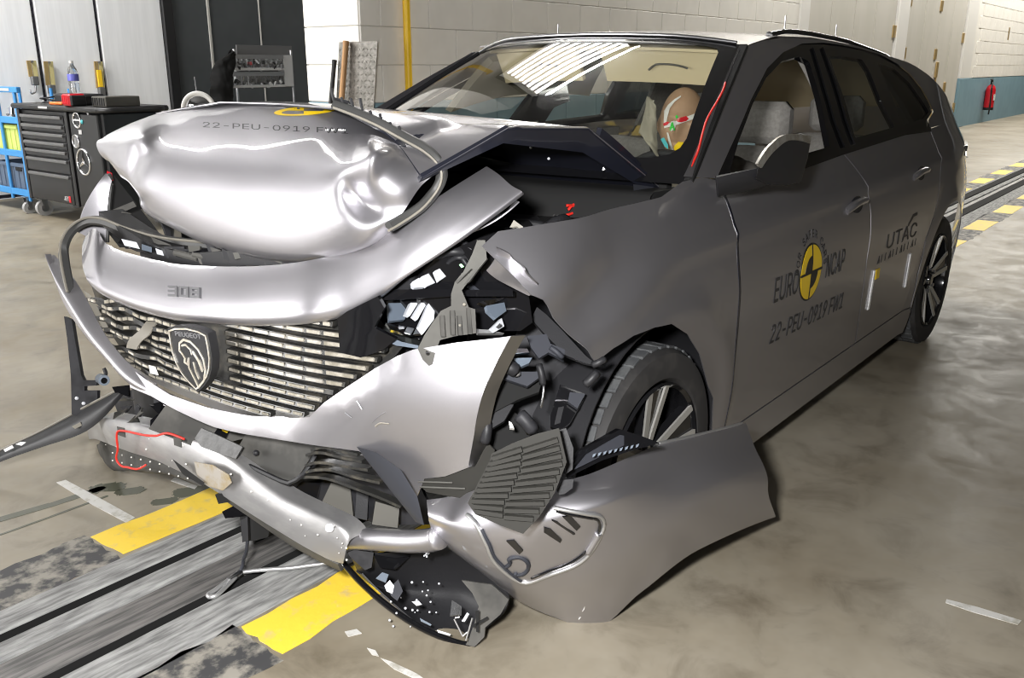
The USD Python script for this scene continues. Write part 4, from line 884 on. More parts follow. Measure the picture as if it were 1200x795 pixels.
for q, w_ in (([(418, 470), (424, 480)], .0016), ([(440, 500), (448, 496), (456, 497)], .0022), ([(404, 484), (412, 490)], .0012), ([(436, 496), (444, 488), (452, 483)], .0007)):
    P = []
    for x, y in q:
        f_ = F(x, y, .0); f_ = on(x, y, lambda p: p[:, 0] - xf(p[:, 1]) - bulge(p[:, 1], p[:, 2]) - .001, 1.2, 3.6); P.append(f_)
    add(bc, "scuff", tube(P, w_, 12, 5), "numeral_grey" if w_ < .002 else "sealer_edge")

# ---- what the torn front lays open: bulkhead, engine, carriers, liners
add(car, "bulkhead", bx((-.32, -.02, .64), (.05, 1.48, .76), .01), "matt_black")
add(car, "scuttle", patch([[(-.42, .74, .99), (-.28, 0, 1.0), (-.46, -.70, .99)], [(-.20, .74, 1.0), (-.02, 0, 1.02), (-.30, -.70, 1.0)], [(-.16, .74, .90), (.03, 0, .93), (-.25, -.70, .90)]], 4, 8, .02, (1, 1, 3)), "matt_black")
add(car, "engine", [hull([(x, y, z) for x in (-.25, .36) for y in (-.45, .32) for z in (.40, .80)]), hull([(x, y, z) for x in (-.2, .30) for y in (-.40, .28) for z in (.80, .88)])], "dark_engine")
add(car, "engine_cover", bx((.06, -.08, .90), (.42, .56, .06), .02), "black_plastic")
add(car, "gearbox", hull([(x, y, z) for x in (-.1, .30) for y in (.30, .52) for z in (.30, .58)]), "dark_engine")
add(car, "radiator", bx((.50, -.05, .58), (.05, 1.15, .42), .01), "dark_engine")
add(car, "crash_beam", sweep([(xf(y) - .16, y, .46) for y in np.linspace(-.62, .62, 12)], [(-.03, -.05), (.03, -.05), (.03, .05), (-.03, .05)]), "satin_metal")
add(car, "upper_carrier", sweep([(xf(y) - .14, y, .86 + .03 * math.sin(y * 6)) for y in np.linspace(-.70, .55, 14)], [(-.035, -.02), (.035, -.02), (.035, .02), (-.035, .02)]), "black_plastic")
for s in (1, -1):
    add(car, "inner_wing", patch([[(-.34, s * .72, .30), (.10, s * .66, .32), (.42, s * .64, .36)], [(-.34, s * .74, .70), (.10, s * .64, .72), (.42, s * .62, .70)], [(-.34, s * .78, .985), (.10, s * .74, .955), (.42, s * .70, .90)]], 5, 5, .01, (0, s * 5, .6)), "dark_engine", 40)
    a = np.radians(np.linspace(-12, 200, 26)); xo = 0 if s > 0 else -.1
    add(car, "wheel_liner", patch([[(xo + .365 * math.cos(q), s * yy, .335 + .365 * math.sin(q)) for q in a] for yy in (.62, .76, .885)], 2, 1, .004, (xo, s * .75, .33)), "black_plastic", 50)
    add(car, "suspension_strut", [cyl((xo - .02, s * .60, .35), (xo - .04, s * .56, .90), .05, 16), cyl((xo - .04, s * .56, .86), (xo - .04, s * .56, .93), .09, 20)], "matt_black")
    add(car, "axle_arm", cyl((xo, s * .30, .30), (xo, s * .86, .30), .03, 10), "dark_engine")
rr_ = np.random.default_rng(21)
# hoses, looms and boxes seen under the lifted bonnet
for k in range(15):
    y0 = rr_.uniform(-.45, .55); x0 = rr_.uniform(-.1, .42); P = [(x0, y0, .86), (x0 + rr_.uniform(-.1, .12), y0 + rr_.uniform(-.1, .15), .92 + rr_.uniform(-.03, .04)), (x0 + rr_.uniform(-.2, .2), y0 + rr_.uniform(.05, .25), .90), (x0 + rr_.uniform(-.2, .2), y0 + rr_.uniform(.1, .3), .80)]
    add(car, "hose", tube(P, rr_.uniform(.006, .018), 18, 8), "black_plastic", True)
for x, y, z, s in ((.30, .36, .86, (.20, .16, .16)), (.12, .46, .88, (.22, .18, .12)), (.02, -.42, .90, (.25, .22, .12)), (.36, -.30, .84, (.14, .2, .12)), (-.12, .40, .93, (.16, .28, .07)), (.40, -.52, .84, (.1, .12, .14))):
    add(car, "engine_box", bx((x, y, z), s, .012, rotz(rr_.uniform(-.4, .4))), rr_.choice(["black_plastic", "dark_engine", "gloss_black"]))
add(car, "reservoir_cap", cyl(H(655, 262, .60), H(656, 252, .60), .018, 16), "satin_metal")
add(car, "red_loom_tag", tube([H(666, 246, .56), H(672, 240, .56), H(679, 236, .56), H(686, 234, .56)], .004, 12, 6), "red_wire", True, "red wire loop by the bulkhead")
add(car, "red_loom_tag", tube([H(664, 241, .56), H(673, 242, .56), H(676, 245, .56), H(664, 252, .56)], .004, 12, 6), "red_wire", True)
add(car, "brown_connector", bx(H(679, 247, .57), (.02, .02, .012), .003), "beige_trim")
def px3(L, s, ox, oy): return [(ox + a / s, oy + b / s) for a, b in L]
def plate(parent, name, L, d0, m, t=.006, d1=None, smooth=30, label=None, tilt=0.0):
    P = np.array(L, float); w = (P[:, 0] - P[:, 0].min()) / max(1e-6, np.ptp(P[:, 0])); d1 = d0 if d1 is None else d1
    ym = P[:, 1].mean(); pts = np.array([at(x, y, d=d0 + (d1 - d0) * k + tilt * (ym - y) / FPX * d0) for (x, y), k in zip(L, w)])
    c = pts.mean(0); n = FW; X = RT; Y = UP                                  # the piece's own plane, fitted to its corners
    A = pts - c; _, _, vt = np.linalg.svd(A); X, Y, N = vt[0], vt[1], np.cross(vt[0], vt[1])
    if N @ (CAM - c) < 0: Y = -Y; N = -N
    return add(parent, name, extr(Polygon(np.stack([A @ X, A @ Y], 1)).buffer(0), t, c - N * t, X, Y, N), m, smooth, label)
# pieces in the gap between bonnet and band at the far side
add(car, "far_headlamp", hull([at(x, y, d=k) for x, y, k in ((138, 285, 2.6), (150, 270, 2.65), (180, 280, 2.55), (212, 296, 2.48), (205, 303, 2.45), (160, 295, 2.5), (175, 290, 2.75))]), "gloss_black")
for q, d, m in (([(142, 280), (160, 284), (164, 292), (146, 288)], 2.48, "lamp_white"), ([(166, 286), (178, 290), (178, 296), (166, 293)], 2.46, "lamp_blue"), ([(182, 291), (196, 296), (197, 301), (184, 298)], 2.44, "lamp_white"), ([(136, 266), (150, 258), (152, 266), (138, 276)], 2.66, "dusty_plastic"), ([(132, 262), (143, 248), (154, 250), (144, 264)], 2.70, "grey_plastic"), ([(264, 296), (278, 298), (278, 308), (266, 306)], 2.35, "dusty_plastic"), ([(282, 300), (296, 304), (292, 310), (282, 309)], 2.34, "grey_plastic")):
    add(car, "lamp_fragment", hull([at(x, y, d=d + k) for x, y in q for k in (0, .02)]), m)
add(car, "far_red_cap", hull([at(x, y, d=2.86 + k) for x, y in ((125, 200), (131, 203), (133, 212), (126, 212)) for k in (0, .03)]), "red_plastic")
add(car, "far_tray", hull([at(x, y, d=2.75 + k) for x, y in ((132, 246), (156, 236), (160, 242), (136, 252)) for k in (0, .015)]), "dusty_plastic")
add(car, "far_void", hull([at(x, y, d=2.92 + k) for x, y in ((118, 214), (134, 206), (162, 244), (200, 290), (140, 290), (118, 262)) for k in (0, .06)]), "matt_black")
rf5 = np.random.default_rng(77)
def fdep(x, y, o): return float((F(x, y, o) - CAM) @ FW)
for k in range(22):                                                 # broken frame pieces in the slot above the band
    x = 150 + k * 8.6 + rf5.uniform(-4, 4); y0, y1 = np.interp(x, [130, 160, 200, 250, 300, 345], [272, 282, 288, 292, 304, 309]), np.interp(x, [130, 151, 195, 247, 300, 345], [286, 296, 306, 311, 311, 309])
    y = rf5.uniform(y0, y1) - 1; w_, h_ = rf5.uniform(6, 15), rf5.uniform(3, 8); sl = rf5.uniform(-.3, .5)
    L = [(x - w_, y - h_ - sl * w_), (x + w_, y - h_ * .6 + sl * w_), (x + w_ * .8, y + h_ + sl * w_), (x - w_ * .7, y + h_ * .7 - sl * w_)]
    plate(car, "frame_fragment", L, fdep(x, y, -.13) - rf5.uniform(0, .04), ["dark_engine", "dusty_plastic", "black_plastic", "grey_plastic", "gloss_black", "satin_metal" if k % 3 == 0 else "dusty_plastic"][k % 6], .012)
for k in range(4): add(car, "frame_rib", cyl(at(205 + k * 22, 296 + k * 2.0, d=2.36 - k * .025), at(232 + k * 22, 303 + k * 2, d=2.34 - k * .025), .009, 8), "dusty_plastic")

# ---- near headlamp, burst open
hp = px3([(60, 420), (110, 360), (300, 210), (520, 110), (640, 60), (760, 20), (850, 0), (900, 60), (900, 300), (930, 420), (950, 560), (880, 610), (680, 610), (480, 650), (340, 680), (110, 610), (30, 520)], 4.97, 420, 270)
HPOLY = Polygon(FYZ(hp, -.10)).buffer(0)
hl = add(car, "headlamp", sheet(HPOLY, Front(-.14), .03, .02, (3, 1.2, .9)), "gloss_black", 40, "burst headlamp with bright reflectors")
HL = lambda L: px3(L, 4.97, 420, 270)
for L, d, m in (([(295, 310), (365, 270), (395, 330), (330, 335)], 1.99, "lamp_white"), ([(370, 268), (440, 238), (460, 300), (398, 328)], 1.985, "lamp_white"), ([(445, 236), (510, 205), (545, 245), (470, 296)], 1.98, "lamp_white"),
                ([(175, 425), (300, 422), (270, 520), (180, 530)], 2.02, "lamp_blue"), ([(305, 422), (350, 422), (300, 500), (275, 490)], 2.0, "lamp_white"), ([(365, 422), (400, 422), (345, 520), (318, 500)], 1.995, "lamp_white"), ([(410, 422), (448, 424), (440, 520), (380, 600), (350, 560)], 1.99, "lamp_white"), ([(160, 540), (320, 570), (380, 600), (300, 610), (190, 580)], 2.0, "chrome"),
                ([(745, 440), (850, 420), (862, 470), (800, 515), (752, 470)], 1.93, "lamp_blue"), ([(775, 570), (835, 512), (850, 560), (800, 590)], 1.92, "lamp_white"), ([(690, 575), (760, 580), (850, 600), (700, 600)], 1.93, "bare_metal"), ([(640, 320), (720, 270), (800, 350), (690, 352)], 1.98, "slate_plastic"), ([(700, 420), (800, 400), (850, 395), (760, 440)], 1.94, "chrome")):
    plate(hl, "reflector", HL(L), d, m, .010, d + .03, tilt=.55)
for L in ([(785, 572), (832, 522), (842, 556), (805, 582)],): plate(hl, "reflector_slot", HL([(800, 565), (825, 540), (832, 555), (812, 572)]), 1.915, "gloss_black", .004)
plate(hl, "lamp_bar", HL([(90, 380), (200, 345), (560, 345), (900, 350), (900, 385), (520, 385), (300, 400), (120, 410)]), 2.0, "gloss_black", .02, 1.93)
plate(hl, "green_clip", HL([(585, 200), (600, 194), (616, 212), (600, 220)]), 1.955, "green_plastic", .006)
plate(hl, "lens", HL([(30, 480), (80, 440), (110, 520), (260, 580), (360, 640), (340, 680), (230, 670), (110, 615), (50, 560)]), 1.985, "clear_glass", .004, 1.95, label="clear broken headlamp lens")
plate(hl, "lens_rim", HL([(28, 470), (60, 440), (80, 440), (50, 490), (70, 560), (140, 600), (250, 650), (350, 672), (345, 690), (220, 672), (100, 622), (45, 570)]), 1.975, "lamp_blue", .004, 1.945)
plate(hl, "lamp_arm", HL([(85, 620), (118, 620), (100, 705), (62, 705)]), 2.02, "lamp_blue", .01)
for a, b, r_ in (((470, 150), (620, 130), .010), ((600, 70), (690, 150), .007), ((520, 190), (640, 160), .006), ((560, 120), (660, 250), .005)):
    add(hl, "loom", tube([at(*HL([a])[0], d=1.99), at(*HL([((a[0] + b[0]) / 2, (a[1] + b[1]) / 2 - 15)])[0], d=1.97), at(*HL([b])[0], d=1.98)], r_, 10, 6), "black_plastic", True)
brk = HL([(692, 58), (738, 58), (748, 170), (650, 285), (602, 350), (642, 448), (680, 460), (686, 600), (560, 618), (475, 640), (455, 690), (430, 780), (410, 790), (375, 755), (345, 690), (385, 610), (430, 540), (480, 470), (540, 440), (540, 370), (562, 300), (612, 240), (662, 140)])
bk = plate(car, "lamp_bracket", brk, 1.905, "grey_plastic", .006, 1.885, label="bent grey plastic bracket across the headlamp")
for L in ([(645, 300), (700, 225), (750, 165), (720, 190), (650, 270), (600, 330)], [(530, 470), (536, 610), (542, 610), (538, 465)], [(572, 500), (578, 612), (584, 612), (578, 498)], [(625, 450), (636, 606), (642, 606), (632, 450)], [(560, 300), (640, 240), (655, 225), (575, 310)], [(470, 500), (478, 620), (484, 620), (478, 495)]):
    plate(bk, "bracket_rib", HL(L), 1.893, "dusty_plastic", .008, 1.876)
plate(bk, "bracket_tab", HL([(690, 58), (715, 58), (712, 175), (690, 200)]), 1.888, "sealer_edge", .008)
for a, m in (((495, 588), "gloss_black"), ((590, 555), "sealer_edge"), ((617, 432), "sealer_edge"), ((400, 715), "gloss_black")): add(bk, "bracket_hole", ball(at(*HL([a])[0], d=1.884), .004, sub=1), m, True)
plate(car, "fender_clip", HL([(868, 8), (905, -60), (960, -20), (930, 40)]), 1.97, "sealer_edge", .006)
# ---- between bumper corner and tyre: liner panels, brackets, ducting
QL = lambda L: px3(L, 4.417, 550, 360)
for L, d, m, nm in (([(130, 370), (330, 345), (380, 370), (360, 440), (250, 480), (100, 560), (120, 440)], 1.99, "matt_black", "duct"), ([(100, 500), (230, 505), (180, 590), (80, 650), (70, 560)], 1.97, "black_plastic", "duct"),
                    ([(130, 360), (250, 335), (355, 335), (370, 360), (300, 410), (180, 370)], 1.965, "slate_plastic", "bracket_plate"), ([(230, 265), (325, 262), (310, 290), (265, 310)], 1.96, "lamp_blue", "bracket_plate"),
                    ([(300, 150), (400, 140), (420, 190), (495, 220), (490, 275), (410, 235), (360, 265), (320, 210)], 2.02, "slate_plastic", "bracket_plate"), ([(320, 60), (350, 0), (400, 40), (480, 120), (600, 250), (660, 300), (600, 290), (500, 250), (400, 150)], 2.03, "black_plastic", "wing_edge"),
                    ([(420, 560), (470, 400), (520, 420), (600, 450), (590, 480), (520, 600), (470, 640), (420, 620)], 2.06, "gloss_black", "liner_frame"), ([(520, 440), (600, 450), (560, 525), (510, 490)], 2.05, "slate_plastic", "liner_window"), ([(460, 520), (490, 515), (470, 600), (440, 610)], 2.05, "dark_engine", "liner_window"),
                    ([(240, 215), (300, 215), (310, 235), (240, 240)], 1.955, "chrome", "bracket_plate"), ([(205, 590), (220, 600), (232, 628), (208, 625)], 1.95, "tape_white", "paper_tag"), ([(60, 640), (230, 540), (340, 640), (280, 700), (100, 760), (40, 790), (30, 720)], 2.04, "matt_black", "duct")):
    plate(car, nm, QL(L), d, m, .012, tilt=.45)
plate(car, "liner_panel", QL([(260, 60), (340, 60), (420, 200), (640, 290), (680, 330), (600, 480), (560, 640), (420, 640), (300, 700), (120, 780), (60, 790), (60, 600), (150, 350), (240, 150)]), 2.13, "dark_engine", .01, 2.20, label="black wheel arch liner")
for a, b, r_, m in (((180, 300), (240, 330), .016, "black_plastic"), ((232, 310), (245, 350), .009, "bare_metal"), ((260, 560), (330, 640), .016, "dark_engine"), ((385, 400), (370, 520), .003, "satin_metal"), ((360, 300), (380, 400), .008, "black_plastic"), ((90, 600), (80, 700), .012, "black_plastic"), ((420, 210), (480, 260), .006, "slate_plastic"), ((640, 300), (700, 270), .008, "black_plastic"), ((600, 400), (660, 340), .010, "black_plastic")):
    add(car, "pipe", tube([at(*QL([a])[0], d=1.955), at(*QL([((a[0] + b[0]) / 2 + 4, (a[1] + b[1]) / 2)])[0], d=1.95), at(*QL([b])[0], d=1.955)], r_, 8, 8), m, True)

# ---- behind the bumper cover: shutter panels, torn foil and broken fins of the lower intake
plate(car, "shutter_panel", [(174, 503), (198, 470), (236, 484), (296, 502), (290, 513), (236, 527)], 2.42, "dusty_plastic", .01, 2.34)
sp_ = plate(car, "shutter_panel", [(272, 536), (292, 502), (330, 510), (376, 517), (347, 563), (334, 565)], 2.33, "dusty_plastic", .012, 2.22, label="dusty grey flat panel in the lower intake")
add(sp_, "panel_bolt", ball(at(300, 531, d=2.28), .008, sub=1), "black_plastic"); add(sp_, "panel_edge", tube([at(x, y, d=k) for x, y, k in ((273, 537, 2.33), (300, 550, 2.28), (334, 566, 2.22), (348, 562, 2.20), (376, 518, 2.21))], .006, 14, 6), "black_plastic")
plate(car, "foil_scrap", [(228, 514), (236, 502), (250, 508), (284, 524), (276, 538), (252, 530), (236, 524)], 2.33, "foil", .004, 2.27)
for L in ([(259, 495), (264, 491), (272, 496), (266, 508), (260, 505)], [(272, 494), (284, 496), (282, 500), (273, 499)]): plate(car, "yellow_tag", L, 2.335, "yellow_print", .004)
plate(car, "shutter_strap", [(248, 512), (258, 498), (270, 504), (262, 520)], 2.345, "gloss_black", .006)
add(car, "intake_void", sheet(Polygon(FYZ([(120, 470), (150, 448), (240, 492), (330, 510), (395, 520), (430, 528), (480, 580), (500, 622), (430, 622), (370, 602), (330, 590), (270, 545), (130, 498)], -.12)).buffer(0), Front(-.16), .05, .01, (3, .6, .4)), "dark_engine", 40)
for k, (a, b, c) in enumerate((((360, 534), (385, 532), (425, 541)), ((359, 546), (385, 543), (432, 551)), ((357, 554), (400, 554), (446, 566)), ((352, 560), (400, 566), (470, 594)), ((366, 528), (390, 526), (420, 533)))):
    add(car, "intake_fin", sweep([F(*a, -.05), F(*b, -.02), F(*c, -.01)], [(-.02, -.003), (.004, -.003), (.004, .004), (-.02, .003)], 10), "grille_black")
for L, d, m in (([(388, 566), (410, 566), (414, 606), (372, 600)], 2.28, "dash_black"), ([(418, 572), (432, 575), (430, 610), (416, 607)], 2.26, "black_plastic"), ([(440, 588), (468, 596), (466, 619), (436, 615)], 2.18, "dash_black"), ([(330, 590), (352, 566), (376, 566), (366, 600)], 2.32, "gloss_black")):
    plate(car, "duct_shell", L, d, m, .03)
# far lower corner: crushed ducting, hanging upright bracket
rr5 = np.random.default_rng(5)
for k in range(16):
    x, y = rr5.uniform(128, 200), 0; y = 462 + (x - 128) * .22 + rr5.uniform(-6, 26); d = 2.62 - (x - 128) * .003
    L = [(x + rr5.uniform(-11, 11), y + rr5.uniform(-9, 9)) for _ in range(5)]; c = np.mean(L, 0); L = sorted(L, key=lambda q: math.atan2(q[1] - c[1], q[0] - c[0]))
    plate(car, "broken_duct", L, d + rr5.uniform(-.03, .05), rr5.choice(["black_plastic", "gloss_black", "dark_engine", "dusty_plastic", "grille_black"]), .012)
hb = plate(car, "hanging_bracket", [(75, 371), (84, 375), (88, 400), (95, 440), (98, 446), (113, 446), (113, 452), (99, 453), (99, 458), (114, 458), (114, 474), (104, 482), (92, 488), (84, 486), (83, 440), (79, 400)], 2.80, "dark_engine", .02, label="black upright bracket hanging at the far corner")
for q in ((90, 467), (98, 473)): add(hb, "bracket_stud", ball(at(*q, d=2.78), .006, sub=1), "lamp_white")
add(car, "parking_sensor", [cyl(at(118, 444, d=2.72), at(122, 446, d=2.66), .016, 14)], "lamp_blue"); add(car, "sensor_face", cyl(at(121, 446, d=2.665), at(122, 446.3, d=2.655), .009, 12), "gloss_black")
add(car, "sensor_lead", tube([at(x, y, d=2.7) for x, y in ((122, 432), (124, 438), (118, 444))], .006, 8, 6), "black_plastic")

# ================================================================== THE TORN LOWER BUMPER, lying against the floor
tb = thing("torn_bumper_skirt", "torn silver lower bumper trailing below the car, its corner resting on the floor", "bumper", (.5, 0, 0))
sk_t = [(118, 488), (150, 494), (190, 504), (235, 518), (268, 536), (300, 560), (334, 584), (368, 601), (400, 617), (412, 632)]
sk_b = [(128, 521), (152, 530), (190, 543), (225, 560), (256, 578), (290, 600), (325, 622), (360, 643), (388, 657), (402, 661)]
rT = FM(sk_t, -.02); rB = FM(sk_b, -.01); rM = [(.55 * a + .45 * b) + np.array([.010, .003, 0]) for a, b in zip(rT, rB)]; rU = [p + np.array([-.05, 0, .0]) for p in rT]
skirt = add(tb, "skirt", patch([rU, rT, rM, rB], 5, 6, .004, (3, 1.2, .6)), "scuffed_paint", 50, "scraped silver lower bumper skirt")
add(tb, "skirt_end", patch([FM([(101, 492), (110, 488), (119, 489)], -.03), FM([(104, 515), (116, 516), (130, 522)], -.02)], 4, 4, .004), "satin_metal", 50)
lp_b = [(112, 520), (114, 540), (124, 550), (150, 552), (176, 555), (200, 556), (228, 566)]; lp_t = [(118, 516), (130, 520), (146, 525), (165, 532), (190, 541), (215, 552), (240, 566)]
lip_ = add(tb, "under_lip", patch([FM(lp_t, -.03), [(a + b) / 2 + np.array([-.0, 0, -.01]) for a, b in zip(FM(lp_t, -.02), FM(lp_b, -.03))], FM(lp_b, -.05)], 5, 5, .006), "dusty_plastic", 40, "dusty black lip under the skirt")
for k in range(18):
    x = 132 + (k // 2) * 11; y = 531 + (k // 2) * 2.6 + (k % 2) * 9; add(lip_, "rivet", ball(F(x, y, -.022), .0028, sub=1), "tape_white")
l2t, l2b = [(256, 577), (290, 600), (330, 625), (364, 645), (396, 662)], [(262, 586), (300, 612), (338, 638), (370, 656), (400, 670)]
add(tb, "lower_edge", patch([FM(l2t, -.01), FM(l2b, -.03)], 3, 5, .01), "dusty_plastic", 40)
plate(tb, "skirt_scrape", [(230, 543), (252, 544), (272, 556), (280, 572), (262, 580), (238, 565), (226, 552)], 2.335, "brass", .0015, 2.29) if False else None
SC = Polygon(FYZ([(228, 541), (250, 545), (268, 556), (272, 566), (262, 575), (246, 570), (232, 558)], .012)).buffer(0)
add(skirt, "scrape_mark", sheet(SC, Front(.014), .03, .002), "scrape_ochre", 40, "yellowish scrape on the skirt")
add(skirt, "gash", hull([F(x, y, .016 + k) for x, y in ((202, 538), (218, 552), (240, 566), (238, 570), (214, 556)) for k in (0, .004)]), "groove_black")
rs = np.random.default_rng(12)
for k in range(40):
    t = rs.uniform(0, 9); x = np.interp(t, range(10), [a[0] for a in sk_t]); y = np.interp(t, range(10), [a[1] for a in sk_t]) + rs.uniform(4, 34); add(skirt, "chip", ball(F(x, y, .012), rs.uniform(.0012, .003), sub=1), "tape_white") if k < 26 else None
add(skirt, "tow_eye_cover", cyl(F(386, 619, .0), F(386, 619, .01), .010, 14), "numeral_grey")
for x, y in ((142, 506), (208, 518)): plate(skirt, "adhesive_tape", [(x - 5, y - 6), (x + 4, y - 4), (x + 5, y + 7), (x - 4, y + 4)], float((F(x, y, .03) - CAM) @ FW), "dusty_plastic", .002)
# the round silver bar that joins skirt and corner
bar = [at(405, 631, d=2.20), at(430, 632, d=2.18), at(465, 634, d=2.14), at(500, 634, d=2.08), at(515, 630, d=2.05)]
add(tb, "silver_bar", sweep(bar, circ(.026, 14, .028), 20), "paint", True, "rounded silver bar at the bottom of the intake")
add(tb, "bar_gap", sweep([at(409, 618, d=2.2), at(402, 628, d=2.2), at(406, 645, d=2.2)], circ(.006, 8), 10), "gloss_black")
# the corner panel
ct = [(500, 586, .62), (540, 580, .72), (590, 566, .82), (636, 566, .885), (690, 556, .94), (755, 528, .965), (815, 510, .985), (874, 496, 1.00)]
cm1 = [(502, 606, .655), (545, 622, .77), (596, 622, .875), (655, 610, .96), (725, 586, 1.03), (785, 564, 1.045), (835, 546, 1.065), (888, 532, 1.075)]
cm2 = [(506, 622, .65), (552, 652, .765), (608, 668, .865), (672, 668, .95), (735, 640, 1.025), (795, 602, 1.07), (846, 576, 1.095), (900, 570, 1.115)]
cb = [(512, 634, .61), (562, 670, .70), (610, 706, .77), (650, 724, .83), (697, 737, .90), (752, 694, .995), (820, 644, 1.06), (909, 606, 1.105)]
CR = [[at(x, y, y=k) for x, y, k in r_] for r_ in (ct, cm1, cm2, cb)]
corner = add(tb, "corner_panel", patch(CR, 8, 8, .004), "paint", 60, "broad pale silver corner panel standing on the floor")
CRV = patch(CR, 10, 10, 0)
def oncorner(px, py, off_=.003):
    V = CRV.vertices; q = proj(V); k = np.argsort((q[:, 0] - px) ** 2 + (q[:, 1] - py) ** 2)[:4]; w = 1 / (1 + ((q[k] - [px, py]) ** 2).sum(1)); d = ((V[k] - CAM) @ FW * w).sum() / w.sum()
    return at(px, py, d=d - off_)
def cstroke(name, L, r_, m, n=24, o=.002): return add(corner, name, tube([oncorner(x, y, o) for x, y in L], r_, n, 6), m, True)
ZC = lambda L: px3(L, 2.84, 540, 480)
cstroke("bezel_line", ZC([(310, 328), (370, 340), (430, 350), (470, 362), (476, 390), (455, 440), (420, 490), (380, 520), (300, 550), (235, 575), (200, 575), (150, 545), (110, 505), (85, 450), (60, 400), (20, 350)]), .005, "bare_metal", 60, .003)
cstroke("bezel_groove", ZC([(318, 338), (372, 352), (428, 362), (458, 372), (462, 395), (444, 440), (410, 480), (370, 508), (290, 540), (235, 562)]), .0035, "gloss_black", 50)
cstroke("bezel_groove", ZC([(200, 572), (150, 532), (115, 495), (95, 450), (70, 400)]), .004, "slate_plastic", 30)
def cplate(name, L, m, t=.004):
    P = np.array([oncorner(x, y, .001) for x, y in L]); c = P.mean(0); _, _, vt = np.linalg.svd(P - c); X, Y = vt[0], vt[1]; N = np.cross(X, Y)
    if N @ (CAM - c) < 0: Y, N = -Y, -N
    return add(corner, name, extr(Polygon(np.stack([(P - c) @ X, (P - c) @ Y], 1)).buffer(0), t, c - N * t * .3, X, Y, N), m, 30)
for L in ([(338, 356), (366, 352), (398, 388), (384, 402)], [(276, 390), (300, 398), (336, 432), (330, 442), (276, 408)], [(302, 366), (320, 372), (380, 412), (374, 416)], [(152, 436), (178, 434), (208, 468), (196, 480)]): cplate("bezel_slot", ZC(L), "gloss_black")
cstroke("bezel_hook", ZC([(150, 525), (165, 510), (160, 500), (180, 493), (212, 500), (226, 522), (214, 545), (190, 552), (180, 546)]), .005, "slate_plastic", 30)
cstroke("bezel_step", ZC([(420, 478), (440, 446), (460, 412)]), .009, "paint", 12, .002)
for L in ([(402, 642), (412, 660), (405, 672)], [(392, 700), (400, 690)]): cstroke("scratch", ZC(L), .0012, "tape_white", 6, .001)
cstroke("panel_edge", ZC([(660, 113), (720, 100), (800, 82), (880, 62), (935, 46)]), .004, "bare_metal", 20, .0)
# clear dark lamp trim on its top edge
plate(tb, "dark_trim", ZC([(350, 215), (400, 140), (530, 66), (600, 88), (662, 112), (560, 140), (470, 170), (380, 215), (352, 232)]), 1.92, "gloss_black", .02, 2.0, label="glossy black trim on the corner panel")
plate(tb, "dark_trim", ZC([(380, 200), (420, 150), (530, 85), (590, 98), (500, 140), (430, 175)]), 1.915, "slate_plastic", .004, 1.985)
for k in range(9): plate(tb, "trim_tooth", ZC([(440 + k * 18, 150 - k * 4), (450 + k * 18, 146 - k * 4), (446 + k * 18, 156 - k * 4), (438 + k * 18, 160 - k * 4)]), 1.905 + k * .008, "lamp_blue", .003)
plate(tb, "dark_trim", ZC([(325, 70), (350, 62), (375, 130), (372, 200), (350, 215), (345, 170)]), 1.87, "black_plastic", .02)
plate(tb, "dark_trim", ZC([(320, 270), (340, 235), (375, 232), (372, 262), (345, 282), (326, 285)]), 1.86, "black_plastic", .02)
# the ribbed grey flap
fl_px = [(655, 502), (664, 542), (650, 578), (632, 606), (613, 626), (586, 616), (557, 603), (548, 590), (574, 540), (576, 532), (600, 520), (628, 509)]
fp = plate(tb, "ribbed_flap", fl_px, 1.84, "flap_plastic", .008, 1.80, label="ribbed grey plastic flap in front of the tyre")
rbd = lambda y: np.interp(y, [502, 542, 578, 606, 626], [655, 664, 650, 632, 613]); lbd = lambda y: np.interp(y, [533, 590, 603], [577, 549, 560])
for k in range(11):
    ya = 538 + k * 6.2; yb = ya - 22 + 2.5 * k + k * .6; a, b = (float(lbd(ya)) + 3, ya), (float(rbd(yb)) - 4, yb); ym = (ya + yb) / 2 - 1.0
    fx = lambda x: 1.84 - .04 * (x - 548) / 116 - .004
    for (p0, p1) in ((a, (a[0] + (b[0] - a[0]) * .45, ym + 1)), ((a[0] + (b[0] - a[0]) * .47, ym + 3), b)):
        add(fp, "flap_rib", sweep([at(*p0, d=fx(p0[0])), at((p0[0] + p1[0]) / 2, (p0[1] + p1[1]) / 2, d=fx((p0[0] + p1[0]) / 2)), at(*p1, d=fx(p1[0]))], [(-.007, -.004), (.007, -.004), (.004, .005), (-.004, .005)], 4, up=-FW), "flap_plastic", 30)
# dark liner under the corner, with glass bits and clips
LU = lambda L: px3(L, 3.977, 380, 580)
un = [[at(x, y, d=k) for x, y, k in zip([410, 440, 480, 530, 570], [648, 650, 643, 640, 672], [2.25, 2.22, 2.20, 2.17, 2.16])], [at(x, y, d=k) for x, y, k in zip([418, 450, 490, 545, 596], [668, 690, 690, 690, 702], [2.34, 2.32, 2.30, 2.26, 2.17])], [at(x, y, d=k) for x, y, k in zip([425, 458, 500, 535, 578], [672, 704, 737, 750, 728], [2.27, 2.24, 2.20, 2.175, 2.16])]]
ul = add(tb, "torn_liner", patch(un, 6, 6, .004), "black_plastic", 50, "torn black liner under the corner panel")
add(ul, "liner_lip", tube([at(x, y, d=k) for x, y, k in ((402, 660, 2.26), (430, 690, 2.235), (470, 722, 2.20), (510, 744, 2.17), (545, 756, 2.15), (556, 752, 2.14))], .008, 26, 8), "gloss_black", True)
